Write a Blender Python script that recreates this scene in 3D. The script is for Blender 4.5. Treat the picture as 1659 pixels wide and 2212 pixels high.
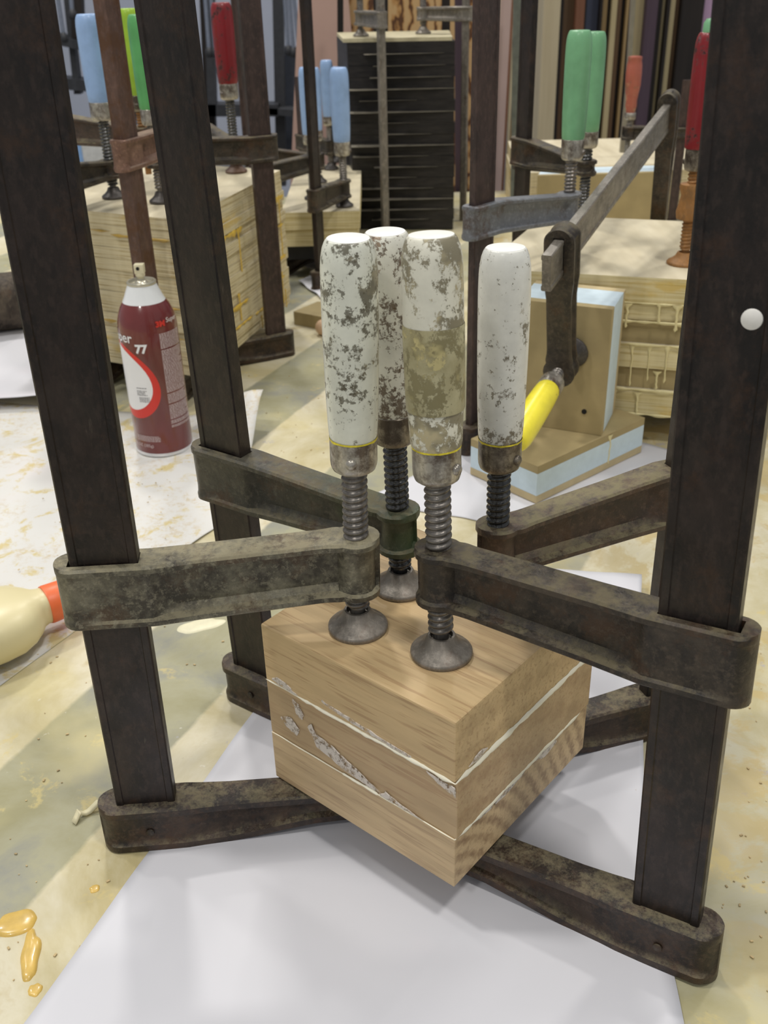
import bpy, bmesh, math, random
from mathutils import Vector, Matrix, noise as mnoise
for o in list(bpy.data.objects): bpy.data.objects.remove(o)
S = bpy.context.scene
COL = S.collection
R = math.radians
random.seed(7)

# ------------------------------------------------------------------ camera
F_PX, PITCH, ROLL, CAMH = 2129.94, 0.504040, -0.027925, 0.5024
PITCH = R(28.88); ROLL = R(-1.60)
cp, sp = math.cos(PITCH), math.sin(PITCH)
fw = Vector((0, cp, -sp)); up0 = Vector((0, sp, cp)); rt0 = Vector((1, 0, 0))
rt = rt0*math.cos(ROLL) + up0*math.sin(ROLL); up = up0*math.cos(ROLL) - rt0*math.sin(ROLL)
cd = bpy.data.cameras.new('camera'); cam = bpy.data.objects.new('camera', cd); COL.objects.link(cam)
M = Matrix((rt, up, -fw)).transposed().to_4x4(); M.translation = Vector((0, 0, CAMH)); cam.matrix_world = M
cd.sensor_fit = 'VERTICAL'; cd.sensor_height = 24; cd.lens = 24*F_PX/2212; cd.clip_start = 0.01
cd.dof.use_dof = True; cd.dof.focus_distance = 0.58; cd.dof.aperture_fstop = 12.0
S.camera = cam

# ------------------------------------------------------------------ world, lamps, exposure
W = bpy.data.worlds.new('world'); S.world = W; W.use_nodes = True
bg = W.node_tree.nodes['Background']; bg.inputs[0].default_value = (0.93, 0.96, 0.98, 1); bg.inputs[1].default_value = 0.50
S.view_settings.view_transform = 'Standard'; S.view_settings.look = 'None'
S.view_settings.exposure = -0.45; S.view_settings.gamma = 1
def lamp(name, loc, size, power, col=(1.0, 0.965, 0.90)):
    l = bpy.data.lights.new(name, 'AREA'); l.shape = 'DISK'; l.size = size; l.energy = power; l.color = col
    o = bpy.data.objects.new(name, l); COL.objects.link(o); o.location = loc
    return o
LAMPS = [(-1.5, 0.6, 3.4), (0.9, -0.5, 3.4), (-0.7, 3.0, 3.4), (1.7, 2.3, 3.4), (-2.6, 2.4, 3.4), (0.4, 5.0, 3.4), (-1.2, -2.0, 3.4)]
PW = [52, 50, 68, 44, 38, 56, 42]
for i, (l, p) in enumerate(zip(LAMPS, PW)):
    lamp('ceiling_lamp_light', l, 0.34, p)

# ------------------------------------------------------------------ node helper
class N:
    def __init__(s, name):
        s.m = bpy.data.materials.new(name); s.m.use_nodes = True; s.t = s.m.node_tree; s.n = s.t.nodes; s.b = s.n['Principled BSDF']
        s._c = None
    def L(s, a, b): s.t.links.new(a, b)
    def _in(s, sock, v):
        if v is None: return
        if isinstance(v, bpy.types.NodeSocket): s.L(v, sock)
        elif isinstance(v, (tuple, list)) and len(v) == 3 and sock.type == 'RGBA': sock.default_value = (*v, 1)
        else: sock.default_value = v
    def co(s, kind='Object', scale=(1, 1, 1), loc=(0, 0, 0), rot=(0, 0, 0)):
        if s._c is None: s._c = s.n.new('ShaderNodeTexCoord')
        if kind == 'World':
            g = s.n.new('ShaderNodeNewGeometry'); src = g.outputs['Position']
        else: src = s._c.outputs[kind]
        mp = s.n.new('ShaderNodeMapping'); s.L(src, mp.inputs[0]); mp.inputs['Scale'].default_value = scale
        mp.inputs['Location'].default_value = loc; mp.inputs['Rotation'].default_value = rot
        return mp.outputs[0]
    def noise(s, vec, scale, detail=4, rough=.6, dist=0):
        t = s.n.new('ShaderNodeTexNoise'); s.L(vec, t.inputs['Vector']); t.inputs['Scale'].default_value = scale
        t.inputs['Detail'].default_value = detail; t.inputs['Roughness'].default_value = rough; t.inputs['Distortion'].default_value = dist
        return t.outputs['Fac']
    def voro(s, vec, scale):
        t = s.n.new('ShaderNodeTexVoronoi'); s.L(vec, t.inputs['Vector']); t.inputs['Scale'].default_value = scale
        return t.outputs['Distance']
    def wave(s, vec, scale, dist=2, detail=2, kind='BANDS', dr='X', dscale=1):
        t = s.n.new('ShaderNodeTexWave'); s.L(vec, t.inputs['Vector']); t.wave_type = kind
        if kind == 'BANDS': t.bands_direction = dr
        else: t.rings_direction = dr
        t.inputs['Scale'].default_value = scale; t.inputs['Distortion'].default_value = dist
        t.inputs['Detail'].default_value = detail; t.inputs['Detail Scale'].default_value = dscale
        return t.outputs['Fac']
    def ramp(s, f, *st, interp='LINEAR'):
        r = s.n.new('ShaderNodeValToRGB'); s.L(f, r.inputs[0]); e = r.color_ramp.elements; r.color_ramp.interpolation = interp
        while len(e) < len(st): e.new(0.5)
        for k, (p, c) in enumerate(st):
            e[k].position = p; e[k].color = (c, c, c, 1) if not isinstance(c, (tuple, list)) else (*c, 1)
        return r.outputs[0]
    def mask(s, f, lo, hi): return s.ramp(f, (lo, 0.0), (hi, 1.0))
    def mix(s, f, a, b, mode='MIX'):
        x = s.n.new('ShaderNodeMix'); x.data_type = 'RGBA'; x.blend_type = mode
        s._in(x.inputs[0], f); s._in(x.inputs[6], a); s._in(x.inputs[7], b); return x.outputs[2]
    def math(s, op, a, b=None):
        x = s.n.new('ShaderNodeMath'); x.operation = op; s._in(x.inputs[0], a); s._in(x.inputs[1], b); return x.outputs[0]
    def xyz(s, v):
        x = s.n.new('ShaderNodeSeparateXYZ'); s.L(v, x.inputs[0]); return x.outputs
    def nrm(s):
        g = s.n.new('ShaderNodeNewGeometry'); return s.xyz(g.outputs['Normal'])
    def bump(s, h, strength=.3, dist=.001):
        b = s.n.new('ShaderNodeBump'); s.L(h, b.inputs['Height']); b.inputs['Strength'].default_value = strength
        b.inputs['Distance'].default_value = dist; s.L(b.outputs[0], s.b.inputs['Normal'])
    def out(s, col, rough=.5, metal=0, spec=.5, coat=0):
        s._in(s.b.inputs['Base Color'], col); s._in(s.b.inputs['Roughness'], rough); s._in(s.b.inputs['Metallic'], metal)
        s.b.inputs['Specular IOR Level'].default_value = spec; s.b.inputs['Coat Weight'].default_value = coat
        return s.m
def flat(name, col, rough=.5, metal=0, var=.12, scale=60, spec=.5, coat=0):
    k = N(name); c = k.co()
    f = k.noise(c, scale, 4, .6)
    dark = tuple(x*(1-var) for x in col); lite = tuple(min(1, x*(1+var)) for x in col)
    return k.out(k.ramp(f, (.3, dark), (.7, lite)), rough, metal, spec, coat)

def m_steel(name, c0, c1, rough=.42, rust=(.10, .045, .02), rustlo=.62, speck=True, metal=.25):
    k = N(name); c = k.co(); v = k.co(scale=(1, 1, .35))
    f = k.noise(v, 34, 9, .72); col = k.mix(k.mask(f, .42, .60), c0, c1)
    f2 = k.noise(k.co(loc=(8, 8, 1), scale=(1, 1, .5)), 230, 4, .7); col = k.mix(k.math('MULTIPLY', k.mask(f2, .50, .62), .5), col, tuple(x*1.45 for x in c1))
    g = k.noise(k.co(loc=(3, 1, 2)), 30, 8, .75); col = k.mix(k.math('MULTIPLY', k.mask(g, rustlo-.04, rustlo+.08), (.85 if rustlo in (.53, .50) else .55) if rustlo != .58 else .32), col, rust)
    sc_ = k.noise(k.co(loc=(2, 6, 4), scale=(1, 1, .6)), 17, 7, .62); col = k.mix(k.math('MULTIPLY', k.mask(sc_, .56, .72), .30), col, (.085, .075, .058))
    if speck:
        h = k.noise(k.co(loc=(9, 4, 1), scale=(1, 1, .25)), 150, 3, .6); col = k.mix(k.math('MULTIPLY', k.mask(h, .70, .80), .35), col, (.25, .21, .16))
    k.bump(k.noise(c, 700, 3, .6), .18, .0006)
    r = k.ramp(k.noise(c, 60, 5, .6), (.3, rough-.1), (.7, rough+.14))
    return k.out(col, r, metal)
def m_cast(name, c0, c1, dust=(.20, .17, .10), amt=.6, green=False, rough=.36):
    k = N(name); c = k.co()
    f = k.noise(c, 38, 9, .74); col = k.mix(k.mask(f, .42, .60), c0, c1)
    g = k.noise(k.co(loc=(5, 2, 7)), 26, 8, .75); col = k.mix(k.math('MULTIPLY', k.mask(g, .52, .62), .65), col, (.075, .036, .016))
    f2 = k.noise(k.co(loc=(8, 8, 1)), 260, 4, .75); col = k.mix(k.math('MULTIPLY', k.mask(f2, .52, .64), .5), col, tuple(x*1.7 for x in c1))
    if green:
        o = k.xyz(k.co()); gx = k.ramp(o[0], (.05, 0.0), (.10, 1.0)); n2 = k.noise(k.co(loc=(1, 8, 3)), 18, 3, .5)
        col = k.mix(k.math('MULTIPLY', k.math('MULTIPLY', gx, k.mask(n2, .38, .62)), .55), col, (.035, .085, .02))
    nz = k.nrm()[2]; d = k.math('MULTIPLY', k.mask(nz, .25, .75), k.mask(k.noise(k.co(loc=(2, 2, 2)), 75, 8, .8), .60-amt*.28, .72-amt*.22))
    col = k.mix(k.math('MULTIPLY', d, min(1, amt)), col, dust)
    k.bump(k.noise(c, 300, 6, .75), .55, .0010)
    r = k.mix(d, (rough,)*3, (.8,)*3)
    return k.out(col, r, .2)
def m_paint(name, base, chip, dens=.6, seed=0, band=None, rough=.33, fine=.7, tint=None):
    k = N(name); L = (seed*1.7, seed*.9, seed*2.3)
    c = k.co(loc=L); low = k.noise(k.co(loc=(L[1], L[2], L[0])), 26, 3, .5)
    n1 = k.noise(k.co(loc=L, scale=(1, 1, .85)), 120, 8, .78, .12)
    th = k.math('ADD', n1, k.math('MULTIPLY', k.math('SUBTRACT', low, .5), .55))
    m1 = k.mask(th, dens, dens+.035)
    n2 = k.noise(k.co(loc=(L[2], 4, L[1])), 260, 4, .6); m2 = k.mask(k.math('ADD', n2, k.math('MULTIPLY', k.math('SUBTRACT', low, .5), .4)), fine, fine+.05)
    soft = k.noise(k.co(loc=(1, L[1], 6)), 40, 5, .6)
    b2 = tint or tuple(x*.80 for x in base)
    col = k.mix(k.mask(soft, .40, .70), base, b2)
    cc = k.mix(k.mask(k.noise(c, 45, 3, .6), .50, .60), chip, tuple(min(1, x*2.6) for x in chip))
    col = k.mix(k.math('MULTIPLY', m1, .88), col, cc)
    col = k.mix(k.math('MULTIPLY', m2, .8), col, chip)
    if band:   # dirty stain where the hand grips: z range in object coordinates
        z = k.xyz(k.co())[2]; e = k.noise(k.co(), 60, 4, .6)
        zz = k.math('ADD', z, k.math('MULTIPLY', k.math('SUBTRACT', e, .5), .02))
        bm = k.ramp(zz, (band[0], 0.0), (band[0]+.003, 1.0)); bm2 = k.ramp(zz, (band[1], 1.0), (band[1]+.003, 0.0))
        col = k.mix(k.math('MULTIPLY', k.math('MULTIPLY', bm, bm2), .8), col, band[2])
    k.bump(k.math('SUBTRACT', 1.0, m1), .5, .0004)
    return k.out(col, rough, 0, .5, .1)

MT = {}
MT['bar'] = m_steel('dark_bar_steel', (.013, .010, .009), (.034, .023, .019), .38, rust=(.085, .04, .018), rustlo=.58)
MT['bar_rust'] = m_steel('rusty_bar_steel', (.085, .050, .040), (.13, .075, .058), .5, rustlo=.5)
MT['bar_brown'] = m_steel('brown_bar_steel', (.040, .027, .025), (.075, .048, .042), .45, rustlo=.68)
MT['cast'] = m_cast('dark_cast_iron', (.020, .016, .013), (.065, .050, .036), amt=.6)
MT['cast_dusty'] = m_cast('dusty_cast_iron', (.050, .043, .032), (.19, .175, .125), dust=(.36, .32, .21), amt=.72)
MT['cast_green'] = m_cast('cast_iron_green_tint', (.042, .040, .032), (.085, .078, .060), amt=.6, green=True)
MT['cast_brown'] = m_cast('brown_cast_iron', (.050, .036, .028), (.095, .062, .045), dust=(.26, .23, .13), amt=.7)
MT['cast_rust'] = m_cast('rusty_cast_iron', (.16, .085, .06), (.24, .14, .10), dust=(.3, .24, .18), amt=.6)
MT['cast_grey'] = m_cast('grey_painted_casting', (.155, .165, .185), (.19, .20, .22), dust=(.30, .31, .31), amt=.2, rough=.38)
MT['jaw'] = m_cast('dark_jaw_iron', (.018, .013, .011), (.058, .038, .026), dust=(.30, .26, .16), amt=.55)
MT['screw'] = m_steel('worn_screw_steel', (.13, .12, .11), (.22, .20, .18), .32, rustlo=.72, metal=.6)
MT['screw_oily'] = m_steel('oily_screw_steel', (.06, .06, .062), (.11, .11, .11), .16, rustlo=.8, metal=.7)
MT['screw_rust'] = m_steel('rusty_screw_steel', (.22, .12, .05), (.34, .17, .06), .6, rust=(.32, .14, .03), rustlo=.45, metal=.1)
MT['pad'] = m_steel('worn_pad_steel', (.15, .135, .115), (.24, .215, .185), .42, rustlo=.60, metal=.35)
MT['pad_dark'] = m_steel('dark_pad_steel', (.05, .046, .044), (.085, .075, .07), .4, rustlo=.7, metal=.3)
MT['pad_rust'] = m_steel('brown_pad_steel', (.12, .075, .06), (.2, .13, .10), .5, rustlo=.5, metal=.1)
MT['ferrule'] = m_steel('worn_ferrule_steel', (.36, .34, .30), (.50, .47, .42), .30, rust=(.075, .045, .03), rustlo=.53, metal=.5)
MT['ferrule_dark'] = m_steel('stained_ferrule_steel', (.20, .175, .14), (.32, .28, .22), .34, rust=(.05, .034, .025), rustlo=.50, metal=.5)
MT['hole'] = flat('dark_cavity', (.008, .007, .006), .9)
MT['paint1'] = m_paint('chipped_white_paint', (.86, .87, .76), (.10, .085, .05), .585, 1, rough=.3, fine=.62)
MT['paint2'] = m_paint('chipped_white_paint_back', (.76, .75, .67), (.11, .07, .04), .545, 2, rough=.35, fine=.59)
MT['paint3'] = m_paint('chipped_white_paint_right', (.88, .88, .83), (.17, .14, .09), .555, 3, rough=.3, fine=.61)
MT['paint4'] = m_paint('dirty_white_paint_front', (.82, .80, .68), (.19, .16, .09), .465, 4, rough=.4, fine=.62)
MT['tape'] = m_paint('dirty_tan_wrap', (.52, .48, .30), (.22, .19, .09), .475, 5, rough=.5, tint=(.30, .26, .13), fine=.64)
MT['yellow_paint'] = flat('yellow_paint_line', (.75, .62, .04), .5, var=.35, scale=300)
MT['blue'] = m_paint('pale_blue_paint', (.32, .48, .78), (.2, .25, .35), .80, 6, fine=.85)
MT['green'] = m_paint('mint_green_paint', (.20, .46, .245), (.03, .08, .03), .80, 7, fine=.84)
MT['lime'] = m_paint('lime_green_paint', (.36, .58, .04), (.2, .3, .03), .80, 8, fine=.85)
MT['dgreen'] = m_paint('green_paint', (.12, .42, .14), (.03, .1, .03), .80, 9, fine=.85)
MT['red'] = m_paint('dark_red_paint', (.24, .012, .018), (.02, .008, .008), .60, 10, fine=.8)
MT['yellow'] = m_paint('yellow_paint', (.92, .80, .05), (.12, .10, .04), .72, 11, fine=.78)
MT['orange'] = m_paint('orange_red_paint', (.42, .12, .08), (.22, .12, .06), .60, 12)
MT['brownred'] = m_paint('worn_brown_handle', (.36, .20, .12), (.4, .05, .04), .56, 13)
MT['palehandle'] = flat('pale_green_handle', (.42, .47, .38), .5)

# ------------------------------------------------------------------ mesh helpers
def tag(o, label=None, cat=None, group=None, kind=None):
    if label: o['label'] = label
    if cat: o['category'] = cat
    if group: o['group'] = group
    if kind: o['kind'] = kind
    return o
def mk(name, vf, mat, parent=None, smooth=35, bevel=0, loc=None, rot=None):
    v, f = vf[0], vf[1]
    me = bpy.data.meshes.new(name); me.from_pydata([tuple(p) for p in v], [], f)
    bm = bmesh.new(); bm.from_mesh(me); bmesh.ops.remove_doubles(bm, verts=bm.verts, dist=1e-6)
    bmesh.ops.recalc_face_normals(bm, faces=bm.faces)
    if bevel:
        es = [e for e in bm.edges if len(e.link_faces) == 2 and e.calc_face_angle(0) > R(30)]
        bmesh.ops.bevel(bm, geom=es, offset=bevel, segments=2, affect='EDGES', profile=.6, clamp_overlap=True)
    bm.to_mesh(me); bm.free()
    for p in me.polygons: p.use_smooth = smooth > 0
    if smooth: me.set_sharp_from_angle(angle=R(smooth))
    if isinstance(mat, (list, tuple)):
        for m in mat: me.materials.append(m)
    else: me.materials.append(mat)
    if len(vf) > 2 and not bevel:
        if len(me.polygons) == len(vf[2]):
            for p, i in zip(me.polygons, vf[2]): p.material_index = i
    o = bpy.data.objects.new(name, me); COL.objects.link(o)
    if parent: o.parent = parent
    if loc: o.location = loc
    if rot: o.rotation_euler = rot
    return o
def join(*vfs):
    V, F = [], []
    for v, f in ((x[0], x[1]) for x in vfs):
        n = len(V); V += list(v); F += [tuple(i+n for i in q) for q in f]
    return V, F
def xf(vf, m): return [m @ Vector(p) for p in vf[0]], vf[1]
def box(x0, x1, y0, y1, z0, z1):
    v = [(x, y, z) for z in (z0, z1) for x, y in ((x0, y0), (x1, y0), (x1, y1), (x0, y1))]
    return v, [(0, 3, 2, 1), (4, 5, 6, 7), (0, 1, 5, 4), (1, 2, 6, 5), (2, 3, 7, 6), (3, 0, 4, 7)]
def prism(poly, z0, z1):
    n = len(poly); v = [(p[0], p[1], z0) for p in poly]+[(p[0], p[1], z1) for p in poly]
    f = [tuple(range(n))[::-1], tuple(range(n, 2*n))]+[(i, (i+1) % n, n+(i+1) % n, n+i) for i in range(n)]
    return v, f
def lathe(prof, seg=32, cap=True):
    V, F = [], []
    n = len(prof)
    for r, z in prof:
        for k in range(seg):
            a = 2*math.pi*k/seg; V.append((r*math.cos(a), r*math.sin(a), z))
    for i in range(n-1):
        for k in range(seg):
            a, b = i*seg+k, i*seg+(k+1) % seg; F.append((a, b, b+seg, a+seg))
    if cap:
        if prof[0][0] > 1e-6: F.append(tuple(range(seg))[::-1])
        if prof[-1][0] > 1e-6: F.append(tuple((n-1)*seg+k for k in range(seg)))
    return V, F
def tube(p, q, r, seg=12):
    p, q = Vector(p), Vector(q); d = q-p; m = d.to_track_quat('Z', 'Y').to_matrix().to_4x4(); m.translation = p
    return xf(lathe([(r, 0), (r, d.length)], seg), m)
def thread(r, z0, z1, pitch=.0041, depth=.0013, seg=24, per=8):
    nz = max(4, int((z1-z0)/pitch*per)); V, F = [], []
    for i in range(nz+1):
        z = z0+(z1-z0)*i/nz
        for k in range(seg):
            ph = (z/pitch-k/seg) % 1.0
            w = max(0, math.sin(math.pi*min(1, ph/.72)))**.55 if ph < .72 else 0
            rr = r-depth*(1-w)
            a = 2*math.pi*k/seg; V.append((rr*math.cos(a), rr*math.sin(a), z))
    for i in range(nz):
        for k in range(seg):
            a, b = i*seg+k, i*seg+(k+1) % seg; F.append((a, b, b+seg, a+seg))
    F.append(tuple(range(seg))[::-1]); F.append(tuple(nz*seg+k for k in range(seg)))
    return V, F
def barmesh(w, t, z0, z1, lip=.0045, rec=.0007, ch=.0009):
    a, b = w/2, t/2
    half = [(-a, -b+ch), (-a+ch, -b), (-a+lip, -b), (-a+lip+.0006, -b+rec), (a-lip-.0006, -b+rec), (a-lip, -b), (a-ch, -b), (a, -b+ch)]
    poly = half+[(-x, -y) for x, y in half]
    return prism(poly, z0, z1)

def casting(st, top, bot, hf, hw, lip=.0042, slot=None, round_out=0):
    """I-section arm casting. st: list of x; top/bot/hf/hw: functions of x giving top z, bottom z, flange and web half width."""
    rings = []
    def yo(i, fr): return fr(st[i])
    lv = [('t', 0, .86), ('t', .0013, 1.0), ('t', lip, 1.0), ('t', lip+.0010, -.25), ('t', lip+.0032, None), ('b', lip+.0052, None), ('b', lip+.0014, -.35), ('b', lip, 1.0), ('b', .0013, 1.0), ('b', 0, .86)]
    n = len(st); V, F = [], []
    for kind, off, k in lv:
        for side in (1, -1):
            xs = range(n) if side == 1 else range(n-1, -1, -1)
            for i in xs:
                x = st[i]; w = hw(x) if k is None else hw(x)+(hf(x)-hw(x))*-k if k < 0 else hf(x)*k if hf(x)*k < hf(x) and hf(x) > .004 else hf(x)
                z = top(x)-off if kind == 't' else bot(x)+off
                V.append((x, side*w, z))
    m = 2*n
    for r in range(len(lv)-1):
        for i in range(m):
            j = (i+1) % m; F.append((r*m+i, r*m+j, (r+1)*m+j, (r+1)*m+i))
    last = (len(lv)-1)*m
    if not slot:
        for i in range(n-1):
            for base in (0, last):
                F.append((base+i, base+i+1, base+m-2-i, base+m-1-i))
    else:
        s0, s1, sy = slot   # slot between x=s0..s1 (both must be stations), half width sy
        ids = [i for i in range(n) if s0-1e-7 <= st[i] <= s1+1e-7]
        sl = {}
        for base in (0, last):
            for i in ids:
                z = V[base+i][2]
                sl[(base, i, 1)] = len(V); V.append((st[i], sy, z))
                sl[(base, i, -1)] = len(V); V.append((st[i], -sy, z))
            for i in range(n-1):
                a, b, c, d = base+i, base+i+1, base+m-2-i, base+m-1-i
                if i in ids and i+1 in ids:
                    F.append((a, b, sl[(base, i+1, 1)], sl[(base, i, 1)])); F.append((sl[(base, i, -1)], sl[(base, i+1, -1)], c, d))
                elif i+1 in ids: F.append((a, b, sl[(base, i+1, 1)], sl[(base, i+1, -1)], c, d))
                elif i in ids: F.append((a, b, c, d, sl[(base, i, -1)], sl[(base, i, 1)]))
                else: F.append((a, b, c, d))
        for i, j in zip(ids[:-1], ids[1:]):
            for sd in (1, -1): F.append((sl[(0, i, sd)], sl[(0, j, sd)], sl[(last, j, sd)], sl[(last, i, sd)]))
        for i in (ids[0], ids[-1]): F.append((sl[(0, i, 1)], sl[(0, i, -1)], sl[(last, i, -1)], sl[(last, i, 1)]))
    return V, F
def lerp(a, b, t): t = max(0, min(1, t)); return a+(b-a)*t
def sm(t): t = max(0, min(1, t)); return t*t*(3-2*t)

def arm_mesh(L, w, t, zs0, zs1, zb0, zb1, sh=.0112, fl=.0104, web=.0030, br=.0135, wall=.0055):
    """sliding arm: sleeve around the bar (zs0..zs1) -> I-beam arm -> screw boss (zb0..zb1) at x=L"""
    xo = -w/2-wall-.004; xi = w/2+wall
    R0 = sh*.9
    st = [xo+R0*(1-math.cos(a*math.pi/2/6)) for a in range(7)]
    st += [-w/2-.0016, -w/4, 0, w/4, w/2+.0002, xi-.001, xi+.0015, xi+.008]
    xe = L-br*1.55
    st += [xi+.008+(xe-xi-.008)*k/5 for k in range(1, 6)]
    st += [L-br*1.25, L-br*1.0]
    st += [L-br*math.cos(a*math.pi/10) for a in range(2, 11)]
    st = sorted(set(round(s, 6) for s in st))
    def hf(x):
        if x < xo+R0: return sh*math.sqrt(max(0, 1-((xo+R0-x)/R0)**2))*.999+.0002
        if x < xi: return sh
        if x < L-br*.75:
            v = lerp(sh, fl, sm((x-xi)/.02)); q = sm((x-(L-br*1.5))/(br*.75)); return lerp(v, br*.86, q)
        d = x-L; return math.sqrt(max(0, (br**2-d*d)))+.0002
    def hw(x):
        if x < xo+R0: return max(.0002, hf(x)-.0012)
        if x < xi: return sh-.0026
        c = br*.80
        if x > L-c: d = x-L; return math.sqrt(max(0, c*c-d*d)) + (.0002 if d < c else 0.0002) if abs(d) < c else .0002
        return lerp(sh-.0026, web, sm((x-xi)/.004))
    def hw2(x):
        v = hw(x)
        if L-br*1.5 < x < L: v = max(v, web)
        return v
    tp = lambda x: lerp(zs1, zb1, (x-xi)/(L-br-xi))
    bt = lambda x: lerp(zs0, zb0, (x-xi)/(L-br-xi))
    return casting(st, tp, bt, hf, hw2, slot=(st[[i for i, s in enumerate(st) if abs(s-(-w/2-.0016)) < 1e-5][0]], st[[i for i, s in enumerate(st) if abs(s-(w/2+.0002)) < 1e-5][0]], t/2+.0003))
def jaw_mesh(L, w, t, h, sh=.0125, lift=.012, ext=.016):
    xo = -w/2-.0125; R0 = sh; xe = L+ext
    st = [xo+R0*(1-math.cos(a*math.pi/2/7)) for a in range(8)]+[-w/4, w/4, w/2+.006, w/2+.016]
    st += [w/2+.016+(xe-R0-w/2-.016)*k/6 for k in range(1, 7)]
    st += [xe-R0*.9*(1-math.sin(a*math.pi/2/6)) for a in range(1, 7)]
    st = sorted(set(round(s, 6) for s in st))
    def hf(x):
        if x < xo+R0: return sh*math.sqrt(max(0, 1-((xo+R0-x)/R0)**2))+.0002
        f = lerp(sh, .0105, sm((x-w/2)/.03))
        if x > xe-R0*.9: return f*math.sqrt(max(0, 1-((x-(xe-R0*.9))/(R0*.9))**2))+.0002
        return f
    hw = lambda x: max(.0001, hf(x)-(.0024 if x < w/2+.012 else .0040*sm((x-w/2-.012)/.012)+.0024)) if hf(x) > .005 else hf(x)
    return casting(st, lambda x: h, lambda x: lift*sm((x-w/2-.02)/(L*.6)), hf, hw, lip=.006)

def handle_prof(L, r0, r1, kind='barrel'):
    if kind == 'barrel':
        P = [(0, 0), (.86, 0), (.90, .02), (.93, .1), (.965, .25), (.99, .45), (1.0, .62), (1.0, .78), (.985, .87), (.955, .92), (.90, .958), (.83, .983), (.79, .992), (.765, .997), (.74, 1.0), (0, 1.0)]
    else:
        P = [(0, 0), (.55, 0), (.62, .05), (.72, .12), (.70, .22), (.82, .34), (.98, .5), (1, .7), (.96, .84), (.84, .93), (.9, .95), (.85, .99), (.5, 1.0), (0, 1.0)]
    return [(max(0, p*r1), z*L) for p, z in P]

def clamp(base, screw, label, group, L=None, tilt=(0, 0), mat=None, w=.036, t=.010, length=.60, jaw_h=.036, jaw=True,
          sleeve=(.18, .22), boss=(.19, .224), zpad=.16, col=(.266, .286), htop=.39, colr=.0128, hr=.0144, sr=.0073,
          m_bar='bar', m_arm='cast', m_handle='paint1', m_screw='screw', m_pad='pad', m_ferrule='ferrule', m_jaw='jaw', padr=.0178,
          pin=-1.2, pin2=False, frame=None, hi=True, kind='barrel', arm_kw={}, tip=False, name='bar_clamp', group_=None):
    e = bpy.data.objects.new(name, None); COL.objects.link(e); e.empty_display_size = .05
    if frame is None:
        bx, by = base[0], base[1]; sx, sy = screw[0], screw[1]
        z = Vector((tilt[0], tilt[1], 1)).normalized(); a = Vector((sx-bx, sy-by, 0))
        if L is None: L = a.length
        a = (a-z*a.dot(z)).normalized(); n = z.cross(a)
        Mx = Matrix((a, n, z)).transposed().to_4x4(); Mx.translation = Vector((bx, by, base[2] if len(base) > 2 else 0))
    else: Mx = frame
    e.matrix_world = Mx; tag(e, label, 'clamp', group)
    seg = 36 if hi else 18
    mk('bar', barmesh(w, t, .004 if jaw else 0, length), MT[m_bar], e, 25)
    if jaw: 
        j = mk('fixed_jaw', jaw_mesh(L, w, t, jaw_h), MT[m_jaw], e, 40)
        if hi:
            for s in (1, -1):
                mk('rivet', xf(lathe([(.0028, 0), (.0026, .0006), (.0015, .0011), (0, .0012)], 16), Matrix.Translation((0.001, s*.0108, .016)) @ Matrix.Rotation(-s*math.pi/2, 4, 'X')), MT['cast'], j)
    mk('sliding_arm', arm_mesh(L, w, t, sleeve[0], sleeve[1], boss[0], boss[1], **arm_kw), MT[m_arm], e, 32)
    zb = zpad+.017
    sc = mk('screw', join(thread(sr, zb, col[0]+.002, seg=24 if hi else 14, per=8 if hi else 6), lathe([(sr*.62, zpad+.007), (sr*.62, zb+.001)], 16)), MT[m_screw], e, 55)
    sc.location = (L, 0, 0)
    if not tip:
        pr = [(0, 0), (padr*.97, 0), (padr, .001), (padr, .0026), (padr*.95, .0036), (padr*.72, .0062), (padr*.54, .0092), (padr*.47, .0122), (padr*.43, .0135), (padr*.36, .0136), (padr*.33, .011), (0, .0105)]
        pd = mk('swivel_pad', lathe(pr, seg), MT[m_pad], e, 50); pd.location = (L, 0, zpad)
        if frame is None: pd.rotation_euler = Mx.to_3x3().inverted().to_euler()
    fr = mk('ferrule', lathe([(0, 0), (colr*.80, 0), (colr*.92, .0012), (colr*.98, .0035), (colr, .006), (colr, col[1]-col[0]-.0004), (colr*.97, col[1]-col[0]), (0, col[1]-col[0])], seg), MT[m_ferrule], e, 40)
    fr.location = (L, 0, col[0])
    for ang in ([pin] + ([pin+math.pi] if pin2 else [])):
        mm = Matrix.Rotation(ang, 4, 'Z') @ Matrix.Translation((colr*.93, 0, .0085)) @ Matrix.Rotation(math.pi/2, 4, 'Y')
        mk('pin', xf(lathe([(.0031, 0), (.0031, .0014), (.0024, .0024), (.0012, .0029), (0, .003)], 16), mm), MT[m_ferrule], fr, 50)
    h = mk('handle', lathe(handle_prof(htop-col[1], colr, hr, kind), seg), MT[m_handle], e, 45); h.location = (L, 0, col[1])
    return e, h, fr, L

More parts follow.
